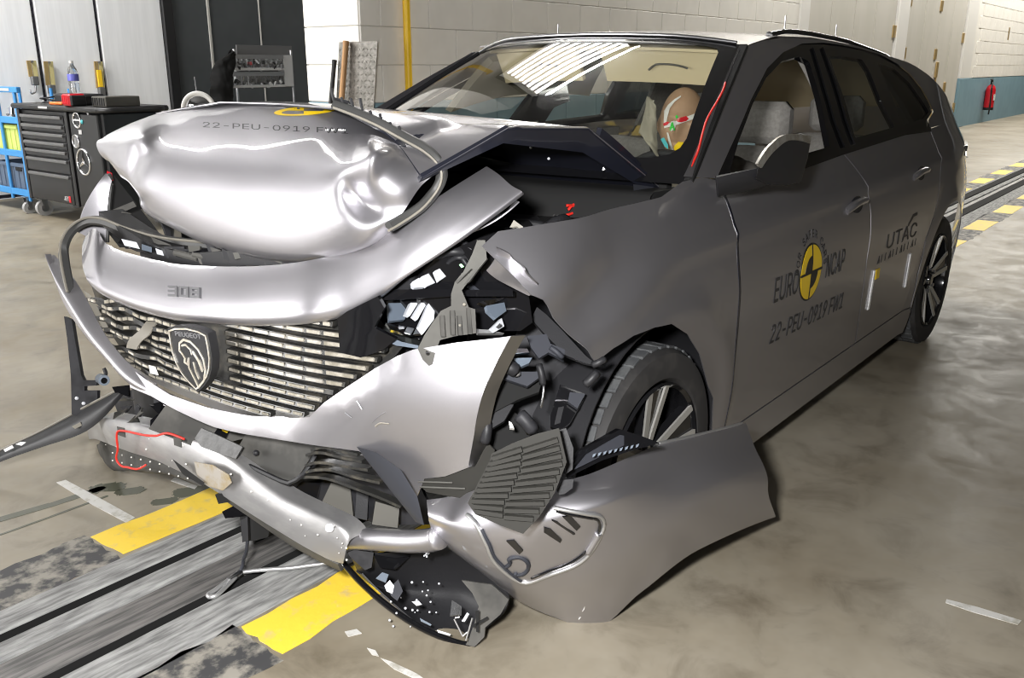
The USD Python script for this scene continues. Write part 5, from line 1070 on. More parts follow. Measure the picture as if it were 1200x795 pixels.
plate(ul, "liner_skirt", LU([(640, 400), (780, 420), (860, 490), (820, 560), (750, 620), (745, 665), (700, 710), (660, 700), (700, 600), (720, 520), (690, 460)]), 2.13, "dusty_plastic", .006, 2.10)
for L, m in (([(595, 492), (640, 520), (640, 560), (585, 565)], "lens_clear"), ([(240, 390), (270, 362), (300, 372), (285, 410)], "lamp_blue"), ([(280, 425), (305, 398), (326, 425), (318, 462), (290, 450)], "lamp_white"), ([(300, 440), (345, 395), (366, 450), (340, 495), (310, 470)], "slate_plastic"), ([(408, 498), (440, 495), (455, 512), (430, 518)], "lamp_white"), ([(525, 630), (590, 650), (585, 658), (530, 642)], "lamp_white"), ([(445, 575), (500, 605), (495, 612), (450, 590)], "lamp_blue"), ([(640, 590), (665, 550), (676, 556), (655, 592)], "lamp_white")):
    plate(ul, "lens_shard", LU(L), 2.13, m, .005, tilt=.5)
for a, b in (((690, 575), (660, 680)), ((605, 580), (645, 660)), ((645, 660), (668, 640)), ((610, 575), (630, 570))): add(ul, "spring_clip", tube([at(*LU([a])[0], d=2.09), at(*LU([b])[0], d=2.09)], .002, 6, 5), "bare_metal")
for L in ([(705, 545), (722, 540), (720, 640), (708, 640)], [(690, 610), (760, 570), (764, 578), (694, 622)]): plate(ul, "liner_slot", LU(L), 2.085, "groove_black", .004)
plate(ul, "liner_bracket", LU([(105, 270), (140, 258), (230, 270), (220, 340), (190, 352), (130, 300)]), 2.19, "dark_engine", .01)
plate(ul, "liner_bracket", LU([(230, 280), (330, 300), (400, 290), (330, 350), (260, 340)]), 2.22, "gloss_black", .01)
rs = np.random.default_rng(31)
for k in range(24): add(ul, "glass_crumb", ball(at(*LU([(rs.uniform(300, 560), rs.uniform(400, 620))])[0], d=2.19), rs.uniform(.0015, .0035), sub=1), "lamp_white", False)
add(ul, "plus_mark", join([bx(at(500, 650, d=2.10), (.02, .003, .003), 0), bx(at(500, 650, d=2.10), (.003, .003, .016), 0)]), "lamp_white", False)
# black clump hanging from the skirt's edge
for L, d, m in (([(252, 580), (268, 577), (271, 588), (256, 591)], 2.34, "matt_black"), ([(260, 600), (276, 592), (292, 596), (300, 604), (282, 606), (264, 608)], 2.36, "gloss_black"), ([(281, 604), (300, 600), (318, 612), (314, 630), (298, 634), (290, 634), (283, 628)], 2.36, "matt_black"), ([(282, 610), (290, 606), (291, 634), (284, 636)], 2.33, "black_plastic")):
    plate(tb, "hanging_scrap", L, d, m, .02)
# red wire looped on the skirt
rw = [(138, 542, .03), (138, 526, .035), (137, 508, .04), (142, 505, .04), (150, 506, .04), (168, 510, .04), (182, 511, .04), (196, 508, .035), (204, 510, .03), (216, 515, .025)]
rw0 = [(171, 545, .02), (160, 550, .03), (150, 548, .03)] + rw
single("red_wire", tube([F(*q) for q in rw0], .0032, 70, 6), "red_wire", "thin red wire looped over the far end of the bumper skirt", "wire", smooth=True)
# the splitter strip hanging off the far end
hs_t = [(-40, 556, 3.0), (0, 528, 2.95), (50, 504, 2.88), (100, 477, 2.80), (142, 455, 2.72)]; hs_b = [(-40, 562, 2.96), (0, 542, 2.91), (50, 524, 2.84), (100, 506, 2.77), (146, 461, 2.70)]
hs = thing("splitter_strip", "long black plastic strip hanging off the far corner of the car", "trim strip", tuple(at(70, 500, d=2.86)))
add(hs, "blade", patch([[at(x, y, d=k) for x, y, k in hs_t], [at((a[0] + b[0]) / 2, (a[1] + b[1]) / 2, d=(a[2] + b[2]) / 2 - .02) for a, b in zip(hs_t, hs_b)], [at(x, y, d=k) for x, y, k in hs_b]], 4, 6, .006), "black_plastic", 40)
add(hs, "worn_edge", tube([at(x, y, d=k - .005) for x, y, k in hs_t], .004, 20, 6), "sealer_edge")
plate(hs, "worn_patch", [(84, 500), (94, 495), (96, 499), (88, 503)], 2.77, "sealer_edge", .004)
for L in ([(4, 527), (14, 522), (16, 525), (6, 530)], [(18, 521), (24, 518), (34, 519), (27, 523)]): plate(hs, "printed_mark", L, 2.88, "white_print", .002)
# steel cable with a loop
cb_ = thing("steel_cable", "grey steel cable with an eye loop lying across the floor track", "cable", tuple(at(270, 690, z=0.0)))
def G(px, py, z=.012): return at(px, py, z=z)
add(cb_, "cable", tube([G(283, 671), G(310, 668), G(340, 666), G(370, 662), G(398, 657, .02)], .006, 24, 8), "cable_steel", True)
add(cb_, "cable", tube([at(290, 634, d=2.34), at(289, 645, d=2.36), G(285, 660, .04), G(281, 672)], .005, 20, 8), "slate_plastic", True)
add(cb_, "eye_loop", tube([G(280, 672), G(268, 680), G(252, 692), G(244, 697), G(247, 700), G(254, 698), G(266, 687), G(276, 677)], .006, 40, 8), "cable_steel", True)
add(cb_, "ferrule", cyl(G(268, 681), G(282, 671.5), .010, 10), "satin_metal", True)

# ================================================================== MARKS ON THE CAR
def lay_text(parent, name, text, a, b, height, m="lettering_grey", bold=False, label=None):
    """lettering on the flank, its baseline from a to b in side view (x, z)"""
    t = meshkit.text_mesh(text, height, .0012, bold); w_ = t.bounds[1][0]; a, b = np.array(a), np.array(b); L = np.linalg.norm(b - a); X = (b - a) / L; Y = np.array([-X[1], X[0]]) * (-1 if X[0] < 0 else 1)
    v = t.vertices; q = a + (v[:, :1] * L / w_) * X + v[:, 1:2] * np.array([0, 1.0]); t.vertices = np.stack([q[:, 0], yside(q[:, 0], q[:, 1]) + .0008 + v[:, 2], q[:, 1]], 1)
    t.invert(); return add(parent, name, t, m, False, label)
FDR, RDR = fdoor[0], rdoor[0]
tc = S(950, 319); R_ = .090
def disc(poly, name, m, h): return add(FDR, name, sheet(poly, lambda x, z: Lmap(x, z) + [0, h, 0], .015, .0012, OUTL), m, True)
circle = Point(*tc).buffer(R_, 32); circ_i = Point(*tc).buffer(R_ * .62, 32); q4 = lambda sx, sz: sbox(*sorted((tc[0], tc[0] + sx * 1)), *sorted((tc[1], tc[1] + sz * 1))) if False else sbox(min(tc[0], tc[0] + sx), min(tc[1], tc[1] + sz), max(tc[0], tc[0] + sx), max(tc[1], tc[1] + sz))
disc(circle.buffer(.006), "target_rim", "black_print", .0015)
disc(circle, "target_disc", "yellow_print", .0030)
disc(circ_i.intersection(q4(1, 1)), "target_quarter", "black_print", .0042); disc(circ_i.intersection(q4(-1, -1)), "target_quarter", "black_print", .0042)
disc(LineString([(tc[0] - R_, tc[1]), (tc[0] + R_, tc[1])]).buffer(.004), "target_line", "black_print", .0044); disc(LineString([(tc[0], tc[1] - R_), (tc[0], tc[1] + R_)]).buffer(.003), "target_line", "black_print", .0044)
e0, e1, n0, n1 = S(905, 356), S(934, 343), S(966, 326), S(988, 316)
lay_text(FDR, "lettering", "EURO", e0, e1, .078); lay_text(FDR, "lettering", "NCAP", n0, n1, .078)
m0, m1 = S(900, 404), S(986, 361)
lay_text(FDR, "lettering", "22-PEU-0919 FW1", m0, m1, .062)
for k, ch in enumerate("FOR SAFER CARS"):                       # the words arched over the target
    if ch == " ": continue
    th = math.radians(172 - k * 164 / 13); r_ = R_ + .036; ux, uz = -math.cos(th) * -1, math.sin(th)
    t = meshkit.text_mesh(ch, .026, .001); v = t.vertices - [t.bounds[1][0] / 2, .013, 0]; an = th - math.pi / 2
    p = np.stack([v[:, 0] * math.cos(an) - v[:, 1] * math.sin(an), v[:, 0] * math.sin(an) + v[:, 1] * math.cos(an)], 1) + [r_ * math.cos(th), r_ * math.sin(th)]
    x_, z_ = tc[0] - p[:, 0], tc[1] + p[:, 1]; t.vertices = np.stack([x_, yside(x_, z_) + .0008 + t.vertices[:, 2], z_], 1); t.invert(); add(FDR, "lettering", t, "lettering_grey", False)
lay_text(RDR, "lettering", "UTAC", S(1037, 293), S(1073, 276), .060)
c1 = S(1070, 258); add(RDR, "lettering", sheet(LineString([(c1[0] + .06, c1[1] - .012), (c1[0], c1[1] + .02), (c1[0] - .05, c1[1] + .02)]).buffer(.006), lambda x, z: Lmap(x, z) + [0, .0015, 0], .02, .001, OUTL), "lettering_grey")
for k in range(11):
    a = np.array(S(1028 + k * 4.4, 309 - k * 2.2)); add(RDR, "small_print", sheet(LineString([a, a + [0, .026]] if k % 3 else [a, a + [-.012, .026], a + [-.02, .0]]).buffer(.0035), lambda x, z: Lmap(x, z) + [0, .0015, 0], .02, .001, OUTL), "lettering_grey")
for (a, b) in (((1023.5, 319), (1016.5, 361)), ((1066, 299), (1060, 335))):      # two rows of reflective dots
    st = add(RDR, "reflective_strip", sheet(LineString([S(*a), S(*b)]).buffer(.011), lambda x, z: Lmap(x, z) + [0, .0015, 0], .02, .001, OUTL), "silver_print")
    for k in range(12):
        x, z = S(a[0] + (b[0] - a[0]) * k / 11, a[1] + (b[1] - a[1]) * k / 11); add(st, "reflective_dot", bx((x, float(yside(x, z)) + .004, z), (.020, .004, .013), .0015), "retro_tape", False)
x, z = S(1027, 321); add(RDR, "yellow_tag", bx((x, float(yside(x, z)) + .004, z), (.045, .004, .04), .001), "yellow_print", False)
# on the bonnet
from scipy.interpolate import LinearNDInterpolator
hn = vnorm(hood_V, hood_F); hv = hood_V; vis = (((CAM - hv) * hn).sum(1) > 0); hv = hv[vis]
HD = LinearNDInterpolator(proj(hv), (hv - CAM) @ FW)
def hmap(px, py, o=.002):
    d = HD(px, py); d = np.where(np.isnan(d), np.nanmedian(d), d); return np.array([at(a, b, d=c - o) for a, b, c in zip(px, py, d)])
def hprint(name, poly, m, h=4.0): return add(hood_p, name, sheet(poly, hmap, h, 0), m, True)
ell = affinity.rotate(affinity.scale(Point(0, 0).buffer(1, 32), 37, 5.2), -4); ell = affinity.translate(ell, 358, 129.8)
inner = affinity.translate(affinity.rotate(affinity.scale(Point(0, 0).buffer(1, 32), 25, 3.0), -4), 355, 130.5)
hprint("bonnet_target", ell.difference(inner.intersection(sbox(330, 129.6, 356, 140))).difference(inner.intersection(sbox(356, 120, 392, 130.2))).intersection(sbox(300, 122.8, 392, 140)), "yellow_print", 3.0)
t2 = meshkit.text_mesh("22-PEU-0919 FW1", 10, .1); W2 = t2.bounds[1][0]
tv, tf = np.array(t2.vertices), np.array(t2.faces); keep = (tv[tf][:, :, 2] < .01).all(1); tf = tf[keep]; px_ = 236 + tv[:, 0] * 172 / W2; py_ = 147 + (px_ - 236) * .045 - tv[:, 1] * .62 + 2
V2 = hmap(px_, py_); add(hood_p, "lettering", trimesh.Trimesh(V2, face_to(V2, tf, CAM), process=False), "lettering_grey", False)
for a in (381, 388, 396): hprint("reflective_dash", sbox(a, 151, a + (4 if a < 390 else 9), 153.4), "retro_tape", 3)

# ================================================================== THE TEST DUMMY at the wheel
import manifold3d as m3
def limb(P):
    """a chain of (x, y, z, r): hulls of neighbouring balls"""
    out = []
    for a, b in zip(P[:-1], P[1:]):
        s = [m3.Manifold.sphere(q[3], 20).translate(list(map(float, q[:3]))) for q in (a, b)]; out.append(m3.Manifold.batch_hull(s))
    return out
dx_, dy_ = -1.24, .36
bones = limb([(dx_, dy_ + .09, .56, .12), (dx_ - .0, dy_ - .09, .56, .12)]) + limb([(dx_, dy_, .58, .135), (dx_ + .02, dy_, .74, .12), (dx_ + .04, dy_, .88, .13), (dx_ + .07, dy_, .97, .075), (dx_ + .115, dy_, 1.08, .055)])
bones += limb([(dx_ + .03, dy_ + .13, .93, .08), (dx_ + .03, dy_ - .13, .93, .08)])
for s in (1, -1):
    bones += limb([(dx_ + .03, dy_ + .18 * s, .93, .065), (dx_ + .16, dy_ + .23 * s, .72, .048), (dx_ + .38, dy_ + .17 * s, .80, .036)])
    bones += limb([(dx_ + .38, dy_ + .17 * s, .80, .034), (dx_ + .43, dy_ + .15 * s, .82, .028)])
    for f in range(4): bones += limb([(dx_ + .42, dy_ + (.17 - .012 * f) * s, .835 - .018 * f + .02, .011), (dx_ + .465 - .004 * f, dy_ + (.165 - .012 * f) * s, .845 - .018 * f + .02, .0095), (dx_ + .475, dy_ + (.145 - .012 * f) * s, .835 - .018 * f + .02, .008)])
    bones += limb([(dx_ + .40, dy_ + .13 * s, .835, .012), (dx_ + .435, dy_ + .11 * s, .862, .0095)])
    bones += limb([(dx_ + .02, dy_ + .10 * s, .55, .09), (dx_ + .44, dy_ + .14 * s, .62, .062), (dx_ + .70, dy_ + .13 * s, .36, .042)]) + limb([(dx_ + .70, dy_ + .13 * s, .34, .045), (dx_ + .82, dy_ + .13 * s, .33, .035)])
body = m3.Manifold.batch_boolean(bones, m3.OpType.Add).refine_to_length(.022); bm = body.to_mesh(); tbm = trimesh.Trimesh(bm.vert_properties[:, :3], bm.tri_verts, process=True); trimesh.smoothing.filter_taubin(tbm, iterations=8)
dm = thing("crash_test_dummy", "crash test dummy with painted face marks, seated behind the steering wheel", "test dummy", (dx_, dy_, .45))
add(dm, "body", tbm, "dummy_vinyl", True)
sh = [x for s in (1, -1) for x in limb([(dx_ + .0, dy_ + .09 * s, .56, .128), (dx_ + .26, dy_ + .125 * s, .60, .092)])]; sh = m3.Manifold.batch_boolean(sh, m3.OpType.Add).refine_to_length(.03).to_mesh(); add(dm, "shorts", trimesh.Trimesh(sh.vert_properties[:, :3], sh.tri_verts, process=True), "dummy_shorts", True, "orange shorts")
hc = at(800, 146, x=-1.06)                                              # the head, chin on the deflating bag
hm = trimesh.creation.icosphere(5, 1.0); v = hm.vertices.copy(); x, y, z = v.T
r_ = np.ones(len(v)); jaw = np.clip(-z, 0, 1); w = 1 - .22 * jaw ** 1.5
V = np.stack([x * .103 * (1 - .10 * jaw) + .012 * jaw, y * .083 * w, z * .130], 1)
V[:, 0] += .018 * np.exp(-((y / .16) ** 2 + ((z + .12) / .20) ** 2)) * (x > 0)               # nose
V[:, 0] += .006 * np.exp(-((y / .5) ** 2 + ((z - .20) / .09) ** 2)) * (x > 0)               # brow
for s in (1, -1): V[:, 0] -= .010 * np.exp(-(((y - .36 * s) / .17) ** 2 + ((z - .03) / .11) ** 2)) * (x > 0)   # eye hollows
V[:, 0] -= .005 * np.exp(-((y / .3) ** 2 + ((z + .48) / .045) ** 2)) * (x > 0)               # mouth
for s in (1, -1): V[:, 1] += s * .014 * np.exp(-(((x + .05) / .16) ** 2 + ((z + .05) / .24) ** 2)) * (y * s > .6)  # ears
hm.vertices = V; HR = rotz(.32) @ roty(-.05); hm.vertices = hm.vertices @ HR.T + hc
hd_ = add(dm, "head", hm, "dummy_skin", True, "brown vinyl head")
hmv, hmn = np.array(hm.vertices), vnorm(np.array(hm.vertices), np.array(hm.faces)); hk = ((CAM - hmv) * hmn).sum(1) > 0; HHD = LinearNDInterpolator(proj(hmv[hk]), (hmv[hk] - CAM) @ FW)
def head_print(name, L, m, o=.002, h=2.5):
    def f(px, py):
        d = HHD(px, py); d = np.where(np.isnan(d), np.nanmax(d), d); return np.array([at(a, b, d=c - o) for a, b, c in zip(px, py, d)])
    g = L if hasattr(L, "geom_type") else Polygon(L); return add(hd_, name, sheet(g.buffer(0), f, h, 0), m, True)
DL = lambda L: px3(L, 6.629, 730, 80)
head_print("tape_band", DL([(316, 440), (400, 415), (500, 375), (560, 352), (560, 392), (520, 405), (420, 440), (320, 466)]), "tape_white", .014)
head_print("tape_edge", DL([(320, 330), (350, 285), (400, 240), (450, 212), (452, 222), (400, 262), (365, 310), (345, 380), (335, 440), (316, 440)]), "tape_white", .006)
head_print("red_arrow", DL([(415, 405), (440, 385), (480, 375), (490, 370), (512, 392), (492, 410), (450, 420), (425, 418)]), "red_plastic", .020); head_print("red_arrow", DL([(312, 430), (340, 415), (362, 420), (345, 440), (318, 450)]), "red_plastic", .020)
head_print("tag", DL([(366, 445), (372, 415), (400, 408), (410, 450), (400, 480), (372, 490)]), "tape_white", .020); head_print("letter_a", LineString(DL([(368, 478), (382, 425), (398, 478)])).buffer(1.0), "green_plastic", .026); head_print("letter_a", LineString(DL([(373, 462), (394, 458)])).buffer(.7), "green_plastic", .026)
head_print("green_mark", DL([(408, 372), (418, 362), (430, 380), (412, 392)]), "green_plastic", .018)
head_print("yellow_paint", DL([(402, 600), (430, 572), (470, 575), (482, 605), (465, 640), (430, 662), (405, 650), (395, 620)]), "yellow_print", .016); head_print("white_paint", DL([(340, 500), (352, 500), (385, 620), (400, 660), (375, 655), (358, 590)]), "tape_white", .006)
ab = thing("steering_airbag", "crumpled pale airbag hanging from the steering wheel", "airbag", tuple(at(765, 150, x=-.84)))
ag = [[at(x, y, x=-.84 + k) for x, y, k in r_] for r_ in ([(759, 110, -.02), (762, 116, 0), (765, 124, .02)], [(757, 120, 0), (763, 130, .03), (769, 138, .02)], [(754, 136, 0), (762, 150, .03), (770, 164, .0)], [(748, 156, 0), (760, 172, .03), (772, 184, .0)])]
add(ab, "bag_cloth", patch(ag, 8, 8, .006, None, lambda G: G + (meshkit.fbm(G * 22, 3, 5) - .5)[..., None] * .035), "airbag_cloth", True)
add(ab, "cyan_smear", hull([at(x, y, x=-.79 + k) for x, y in ((774, 163), (778, 161), (783, 170), (783, 175), (779, 172)) for k in (0, .006)]), "paint_cyan", False)

# ================================================================== AROUND THE HALL
# black tool trolley bench
TX, TY0, TY1 = -1.81, -6.68, -5.24
tt = thing("tool_trolley", "black workshop trolley with seven drawers and chrome stickers on its door", "tool trolley", (-2.12, -5.96, 0))
add(tt, "carcass", [bx((TX - .29, (TY0 + TY1) / 2, .56), (.54, TY1 - TY0, .80), .012), bx((TX - .006, TY0 + .012, .56), (.03, .035, .80), .006), bx((TX - .006, -5.80, .56), (.03, .05, .80), .006)], "tool_black")
add(tt, "worktop", bx((TX - .28, (TY0 + TY1) / 2, .985), (.64, TY1 - TY0 + .08, .045), .016), "tool_black")
add(tt, "worktop_label", bx((TX + .042, -6.10, .985), (.004, .16, .018), .001), "silver_print", False)
zz = [.925, .845, .775, .70, .63, .555, .425, .165]
for k, (z1, z0) in enumerate(zip(zz[:-1], zz[1:])):
    d = add(tt, "drawer", bx((TX - .012, -6.24, (z1 + z0) / 2), (.035, .78, z1 - z0 - .012), .004), "tool_drawer")
    add(d, "pull", bx((TX + .012, -6.24, z1 - .022), (.022, .74, .026), .004), "tool_grey")
lg = meshkit.text_mesh("JET", .035, .002, True); v = lg.vertices.copy(); lg.vertices = np.stack([TX + .008 + v[:, 2], -6.02 + v[:, 1 - 1], .20 + v[:, 1]], 1); add(tt, "maker_name", lg, "silver_print", False)
add(tt, "maker_name_block", bx((TX + .009, -5.915, .215), (.003, .035, .055), .001), "red_plastic", False)
dr_ = add(tt, "door", bx((TX - .008, -5.50, .56), (.035, .46, .78), .008), "tool_drawer")
sy0 = -5.50
def dpt(px, py): q = at(px, py, x=TX + .012); return q
def ring(c, r, t, m, nm): add(dr_, nm, trimesh.creation.torus(r, t, 36, 8).apply_transform(trimesh.transformations.rotation_matrix(math.pi / 2, [0, 1, 0])).apply_translation(c), m, True)
c = dpt(98, 190); ring(c, .105, .009, "chrome", "star_ring")
for k in range(3):
    a = math.pi / 2 + k * 2 * math.pi / 3; u_ = np.array([0, math.cos(a), math.sin(a)]); w_ = np.array([0, -math.sin(a), math.cos(a)]); add(dr_, "star_arm", hull([c + u_ * .105, c + w_ * .018, c - w_ * .018, c + u_ * .04 + [.010, 0, 0], c + [.008, 0, 0]]), "chrome", False)
c = dpt(90, 141); ring(c, .06, .008, "chrome", "badge_ring"); add(dr_, "badge_bar", bx(c, (.008, .11, .016), .003), "chrome"); add(dr_, "badge_gem", ball(dpt(96, 143), .018, (.5, 1, 1)), "paint_cyan", True)
c = dpt(89, 166); ring(c, .05, .010, "satin_metal", "badge_ring"); add(dr_, "badge_bar", bx(c, (.010, .05, .08), .004), "satin_metal"); add(dr_, "sticker", bx(dpt(94, 155), (.004, .05, .035), .002), "silver_print")
add(dr_, "lock", cyl(dpt(104, 133) - [.01, 0, 0], dpt(104, 133) + [.01, 0, 0], .014, 12), "satin_metal")
add(tt, "grip", tube([(TX + .02, TY1 + .02, .985), (TX - .05, TY1 + .11, .985), (TX - .45, TY1 + .11, .985), (TX - .55, TY1 + .02, .985)], .022, 24, 10), "tool_black", True)
def caster(p, x, y, R=.072):
    a = add(p, "caster", [cyl((x, y - .022, R), (x, y + .022, R), R, 24)], "caster_grey"); add(a, "hub", cyl((x, y - .026, R), (x, y + .028, R), R * .45, 16), "satin_metal")
    add(a, "fork", [hull([(x + dx, y + s, z) for dx, z in ((-.012, R), (.012, R), (-.03, .155), (.03, .155)) for s in (sd - .003, sd + .003)]) for sd in (-.034, .034)] + [bx((x, y, .157), (.09, .09, .008), .002)], "satin_metal")
for x, y in ((TX - .06, TY0 + .10), (TX - .06, TY1 - .10), (TX - .5, TY0 + .10), (TX - .5, TY1 - .10)): caster(tt, x, y)
TOP = 1.0075
def on_top(px, py): return at(px, py, z=TOP)
# things lying on the trolley
p = np.array([TX - .05, -6.05, TOP]); a = thing("tool_case", "flat black tool case on the trolley, under the water bottle", "case", (TX - .20, -5.95, TOP))
add(a, "case_body", bx((TX - .20, -5.92, TOP + .045), (.22, .46, .09), .015), "black_plastic"); add(a, "case_latch", bx((TX - .085, -5.92, TOP + .05), (.01, .06, .03), .003), "tool_grey")
a = thing("red_tool_box", "red and black tool box on the trolley", "box", (TX + .0, -6.02, TOP)); 
q = dpt(82, 113); add(a, "box_body", bx((TX - .02, q[1] - .01, TOP + .05), (.14, .13, .095), .012), "red_plastic"); add(a, "box_grip", bx((TX - .02, q[1] + .065, TOP + .045), (.13, .03, .085), .01), "black_plastic")
for k in range(4): add(a, "box_rib", bx((TX + .052, q[1] - .055 + k * .03, TOP + .05), (.006, .012, .07), .002), "red_plastic")
q = dpt(64, 119); a = thing("pliers", "orange handled tool lying on the trolley edge", "tool", (TX + .0, q[1], TOP)); add(a, "grip", tube([(TX - .0, q[1] - .10, TOP + .014), (TX + .01, q[1], TOP + .016), (TX - .01, q[1] + .09, TOP + .014)], .013, 14, 8), "orange_plastic", True); add(a, "shaft", tube([(TX - .01, q[1] + .08, TOP + .012), (TX - .02, q[1] + .16, TOP + .012)], .008, 4, 8), "satin_metal"); add(a, "band", cyl((TX + .006, q[1] - .02, TOP + .016), (TX + .008, q[1] + .0, TOP + .016), .0145, 10), "tape_white")
q = dpt(45, 116); a = thing("cable_coil", "loose black cable coiled on the far end of the trolley", "cable", (TX - .08, q[1], TOP)); add(a, "coil", tube([(TX - .08 + .05 * math.cos(t), q[1] - .03 + .08 * math.sin(t), TOP + .012 + .006 * t) for t in np.linspace(0, 9, 30)], .007, 90, 6), "black_plastic", True)
q = dpt(150, 118); a = thing("foam_block", "dark ribbed foam block at the near end of the trolley", "foam block", (TX - .25, -5.33, TOP)); add(a, "block", bx((TX - .22, -5.36, TOP + .04), (.30, .22, .08), .006), "dash_black")
for k in range(6): add(a, "rib", bx((TX - .068, -5.45 + k * .035, TOP + .04), (.008, .018, .06), .002), "tool_drawer", False)
bt = thing("water_bottle", "clear plastic water bottle with a blue label on the trolley", "bottle", (TX - .20, -5.96, TOP + .09))
by_ = float(at(88, 108, x=TX - .20)[1]); bc_ = np.array([TX - .20, by_, TOP + .09])
add(bt, "bottle_shell", lathe([(0, 0), (.040, .002), (.044, .01), (.044, .08), (.040, .09), (.044, .10), (.044, .16), (.036, .20), (.016, .235), (.015, .25), (0, .251)], bc_, n=24), "clear_plastic", 40)
add(bt, "bottle_cap", cyl(bc_ + [0, 0, .248], bc_ + [0, 0, .268], .017, 16), "tape_white"); add(bt, "bottle_label", lathe([(.0445, .105), (.0452, .107), (.0452, .158), (.0445, .16)], bc_, n=24), "bottle_label", 40)
# blue shelf trolley with crates
bx0, by0, by1 = -1.84, -7.80, -6.74
bt_ = thing("blue_trolley", "blue steel shelf trolley carrying crates beside the black trolley", "trolley", (bx0 - .25, -7.3, 0))
for z in (.17, .53, .83): add(bt_, "shelf", [bx((bx0 - .25, (by0 + by1) / 2, z), (.50, by1 - by0, .025), .004), bx((bx0, (by0 + by1) / 2, z + .02), (.02, by1 - by0, .06), .004)], "blue_steel")
for y in (by0, by1 - .02, -7.12):
    for x in (bx0, bx0 - .5): add(bt_, "post", cyl((x, y, .12), (x, y, 1.12 if y < -7 or True else 1.0), .016, 10), "blue_steel", True)
add(bt_, "top_rail", bx((bx0, (by0 + by1) / 2 + .03, 1.12), (.03, by1 - by0 + .06, .05), .005), "blue_steel"); add(bt_, "rail_label", bx((bx0 + .017, -6.95, 1.12), (.002, .26, .025), .0005), "silver_print", False); add(bt_, "rail_label", bx((bx0 + .017, -7.12, 1.12), (.002, .07, .03), .0005), "lime_crate", False)
for x, y in ((bx0, by1 - .08), (bx0 - .45, by1 - .08), (bx0, by0 + .1), (bx0 - .45, by0 + .1)): caster(bt_, x, y, .055)
def crate(name, label, c, s, m):
    t = thing(name, label, "crate", (c[0], c[1], c[2])); x, y, z = c; sx_, sy_, sz_ = s; w_ = .008
    add(t, "crate_body", [bx((x, y, z + .006), (sx_, sy_, .012), .002), bx((x + sx_ / 2, y, z + sz_ / 2), (w_, sy_, sz_), .002), bx((x - sx_ / 2, y, z + sz_ / 2), (w_, sy_, sz_), .002), bx((x, y + sy_ / 2, z + sz_ / 2), (sx_, w_, sz_), .002), bx((x, y - sy_ / 2, z + sz_ / 2), (sx_, w_, sz_), .002)], m)
    add(t, "crate_rim", [bx((x + sx_ / 2 + .008, y, z + sz_ - .02), (.02, sy_ + .03, .03), .004), bx((x, y + sy_ / 2 + .008, z + sz_ - .02), (sx_ + .03, .02, .03), .004)], m)
    for k in range(6): add(t, "crate_rib", bx((x + sx_ / 2 + .007, y - sy_ / 2 + sy_ * (k + .5) / 6, z + sz_ * .45), (.012, .012, sz_ * .8), .003), m)
    return t
crate("lime_crate", "lime green plastic crate on the middle shelf of the blue trolley", (bx0 - .24, -7.17, .544), (.42, .58, .26), "lime_crate")
nc = crate("navy_crate", "dark blue plastic crate on the bottom shelf of the blue trolley", (bx0 - .24, -7.13, .184), (.42, .60, .27), "navy_crate"); add(nc, "grip_slot", bx((bx0 - .018, -6.95, .40), (.012, .12, .035), .004), "groove_black")
a = thing("chrome_fitting", "round chrome fitting on the top shelf of the blue trolley", "fitting", (bx0 - .12, -7.10, .843)); add(a, "flange", lathe([(0, 0), (.10, 0), (.10, .03), (.05, .05), (.05, .11), (0, .11)], (bx0 - .12, -7.10, .843), n=24), "chrome", 30); add(a, "bolt", cyl((bx0 - .06, -7.10, .87), (bx0 - .06, -7.10, .90), .014, 6), "satin_metal")
a = thing("white_carton", "small white carton on the top shelf of the blue trolley", "carton", (bx0 - .14, -6.86, .843)); add(a, "carton_body", bx((bx0 - .14, -6.86, .843 + .07), (.18, .13, .14), .003), "tape_white"); add(a, "carton_label", bx((bx0 - .049, -6.86, .92), (.002, .08, .05), .0005), "silver_print")
# straps hanging on the lining panels
for (px, py0, py1), lb in (((36.5, 71, 104), "yellow ratchet strap hanging on the pale wall, leftmost of three"), ((56.5, 72, 114), "yellow ratchet strap hanging on the pale wall, middle one of three"), ((115, 72, 117), "yellow and black ratchet strap hanging nearest the dark panels")):
    A, B = at(px, py0, y=-7.98), at(px + 3, py1 - 14, y=-7.98); t = thing("ratchet_strap", lb, "strap", tuple((A + B) / 2), "ratchet straps on the wall")
    for o in (-.026, .026): add(t, "webbing", hull([P + np.array([o + dx, dy, 0]) for P in (A, B) for dx in (-.020, .020) for dy in (-.012, .006)]), "strap_yellow" if o < 0 else "brass")
    add(t, "ratchet", bx(B + [0, .01, -.04], (.07, .05, .09), .008), "tool_grey"); add(t, "hook", tube([B + [0, .01, -.08], B + [.01, .01, -.15], B + [.05, .01, -.17], B + [.06, .01, -.13]], .009, 16, 8), "satin_metal", True); add(t, "wall_peg", cyl(A + [0, -.03, -.01], A + [0, .03, -.01], .012, 8), "satin_metal")
    if px > 100: add(t, "warning_tape", bx(at(117, 92, y=-7.97), (.05, .02, .18), .003), "yellow_steel")
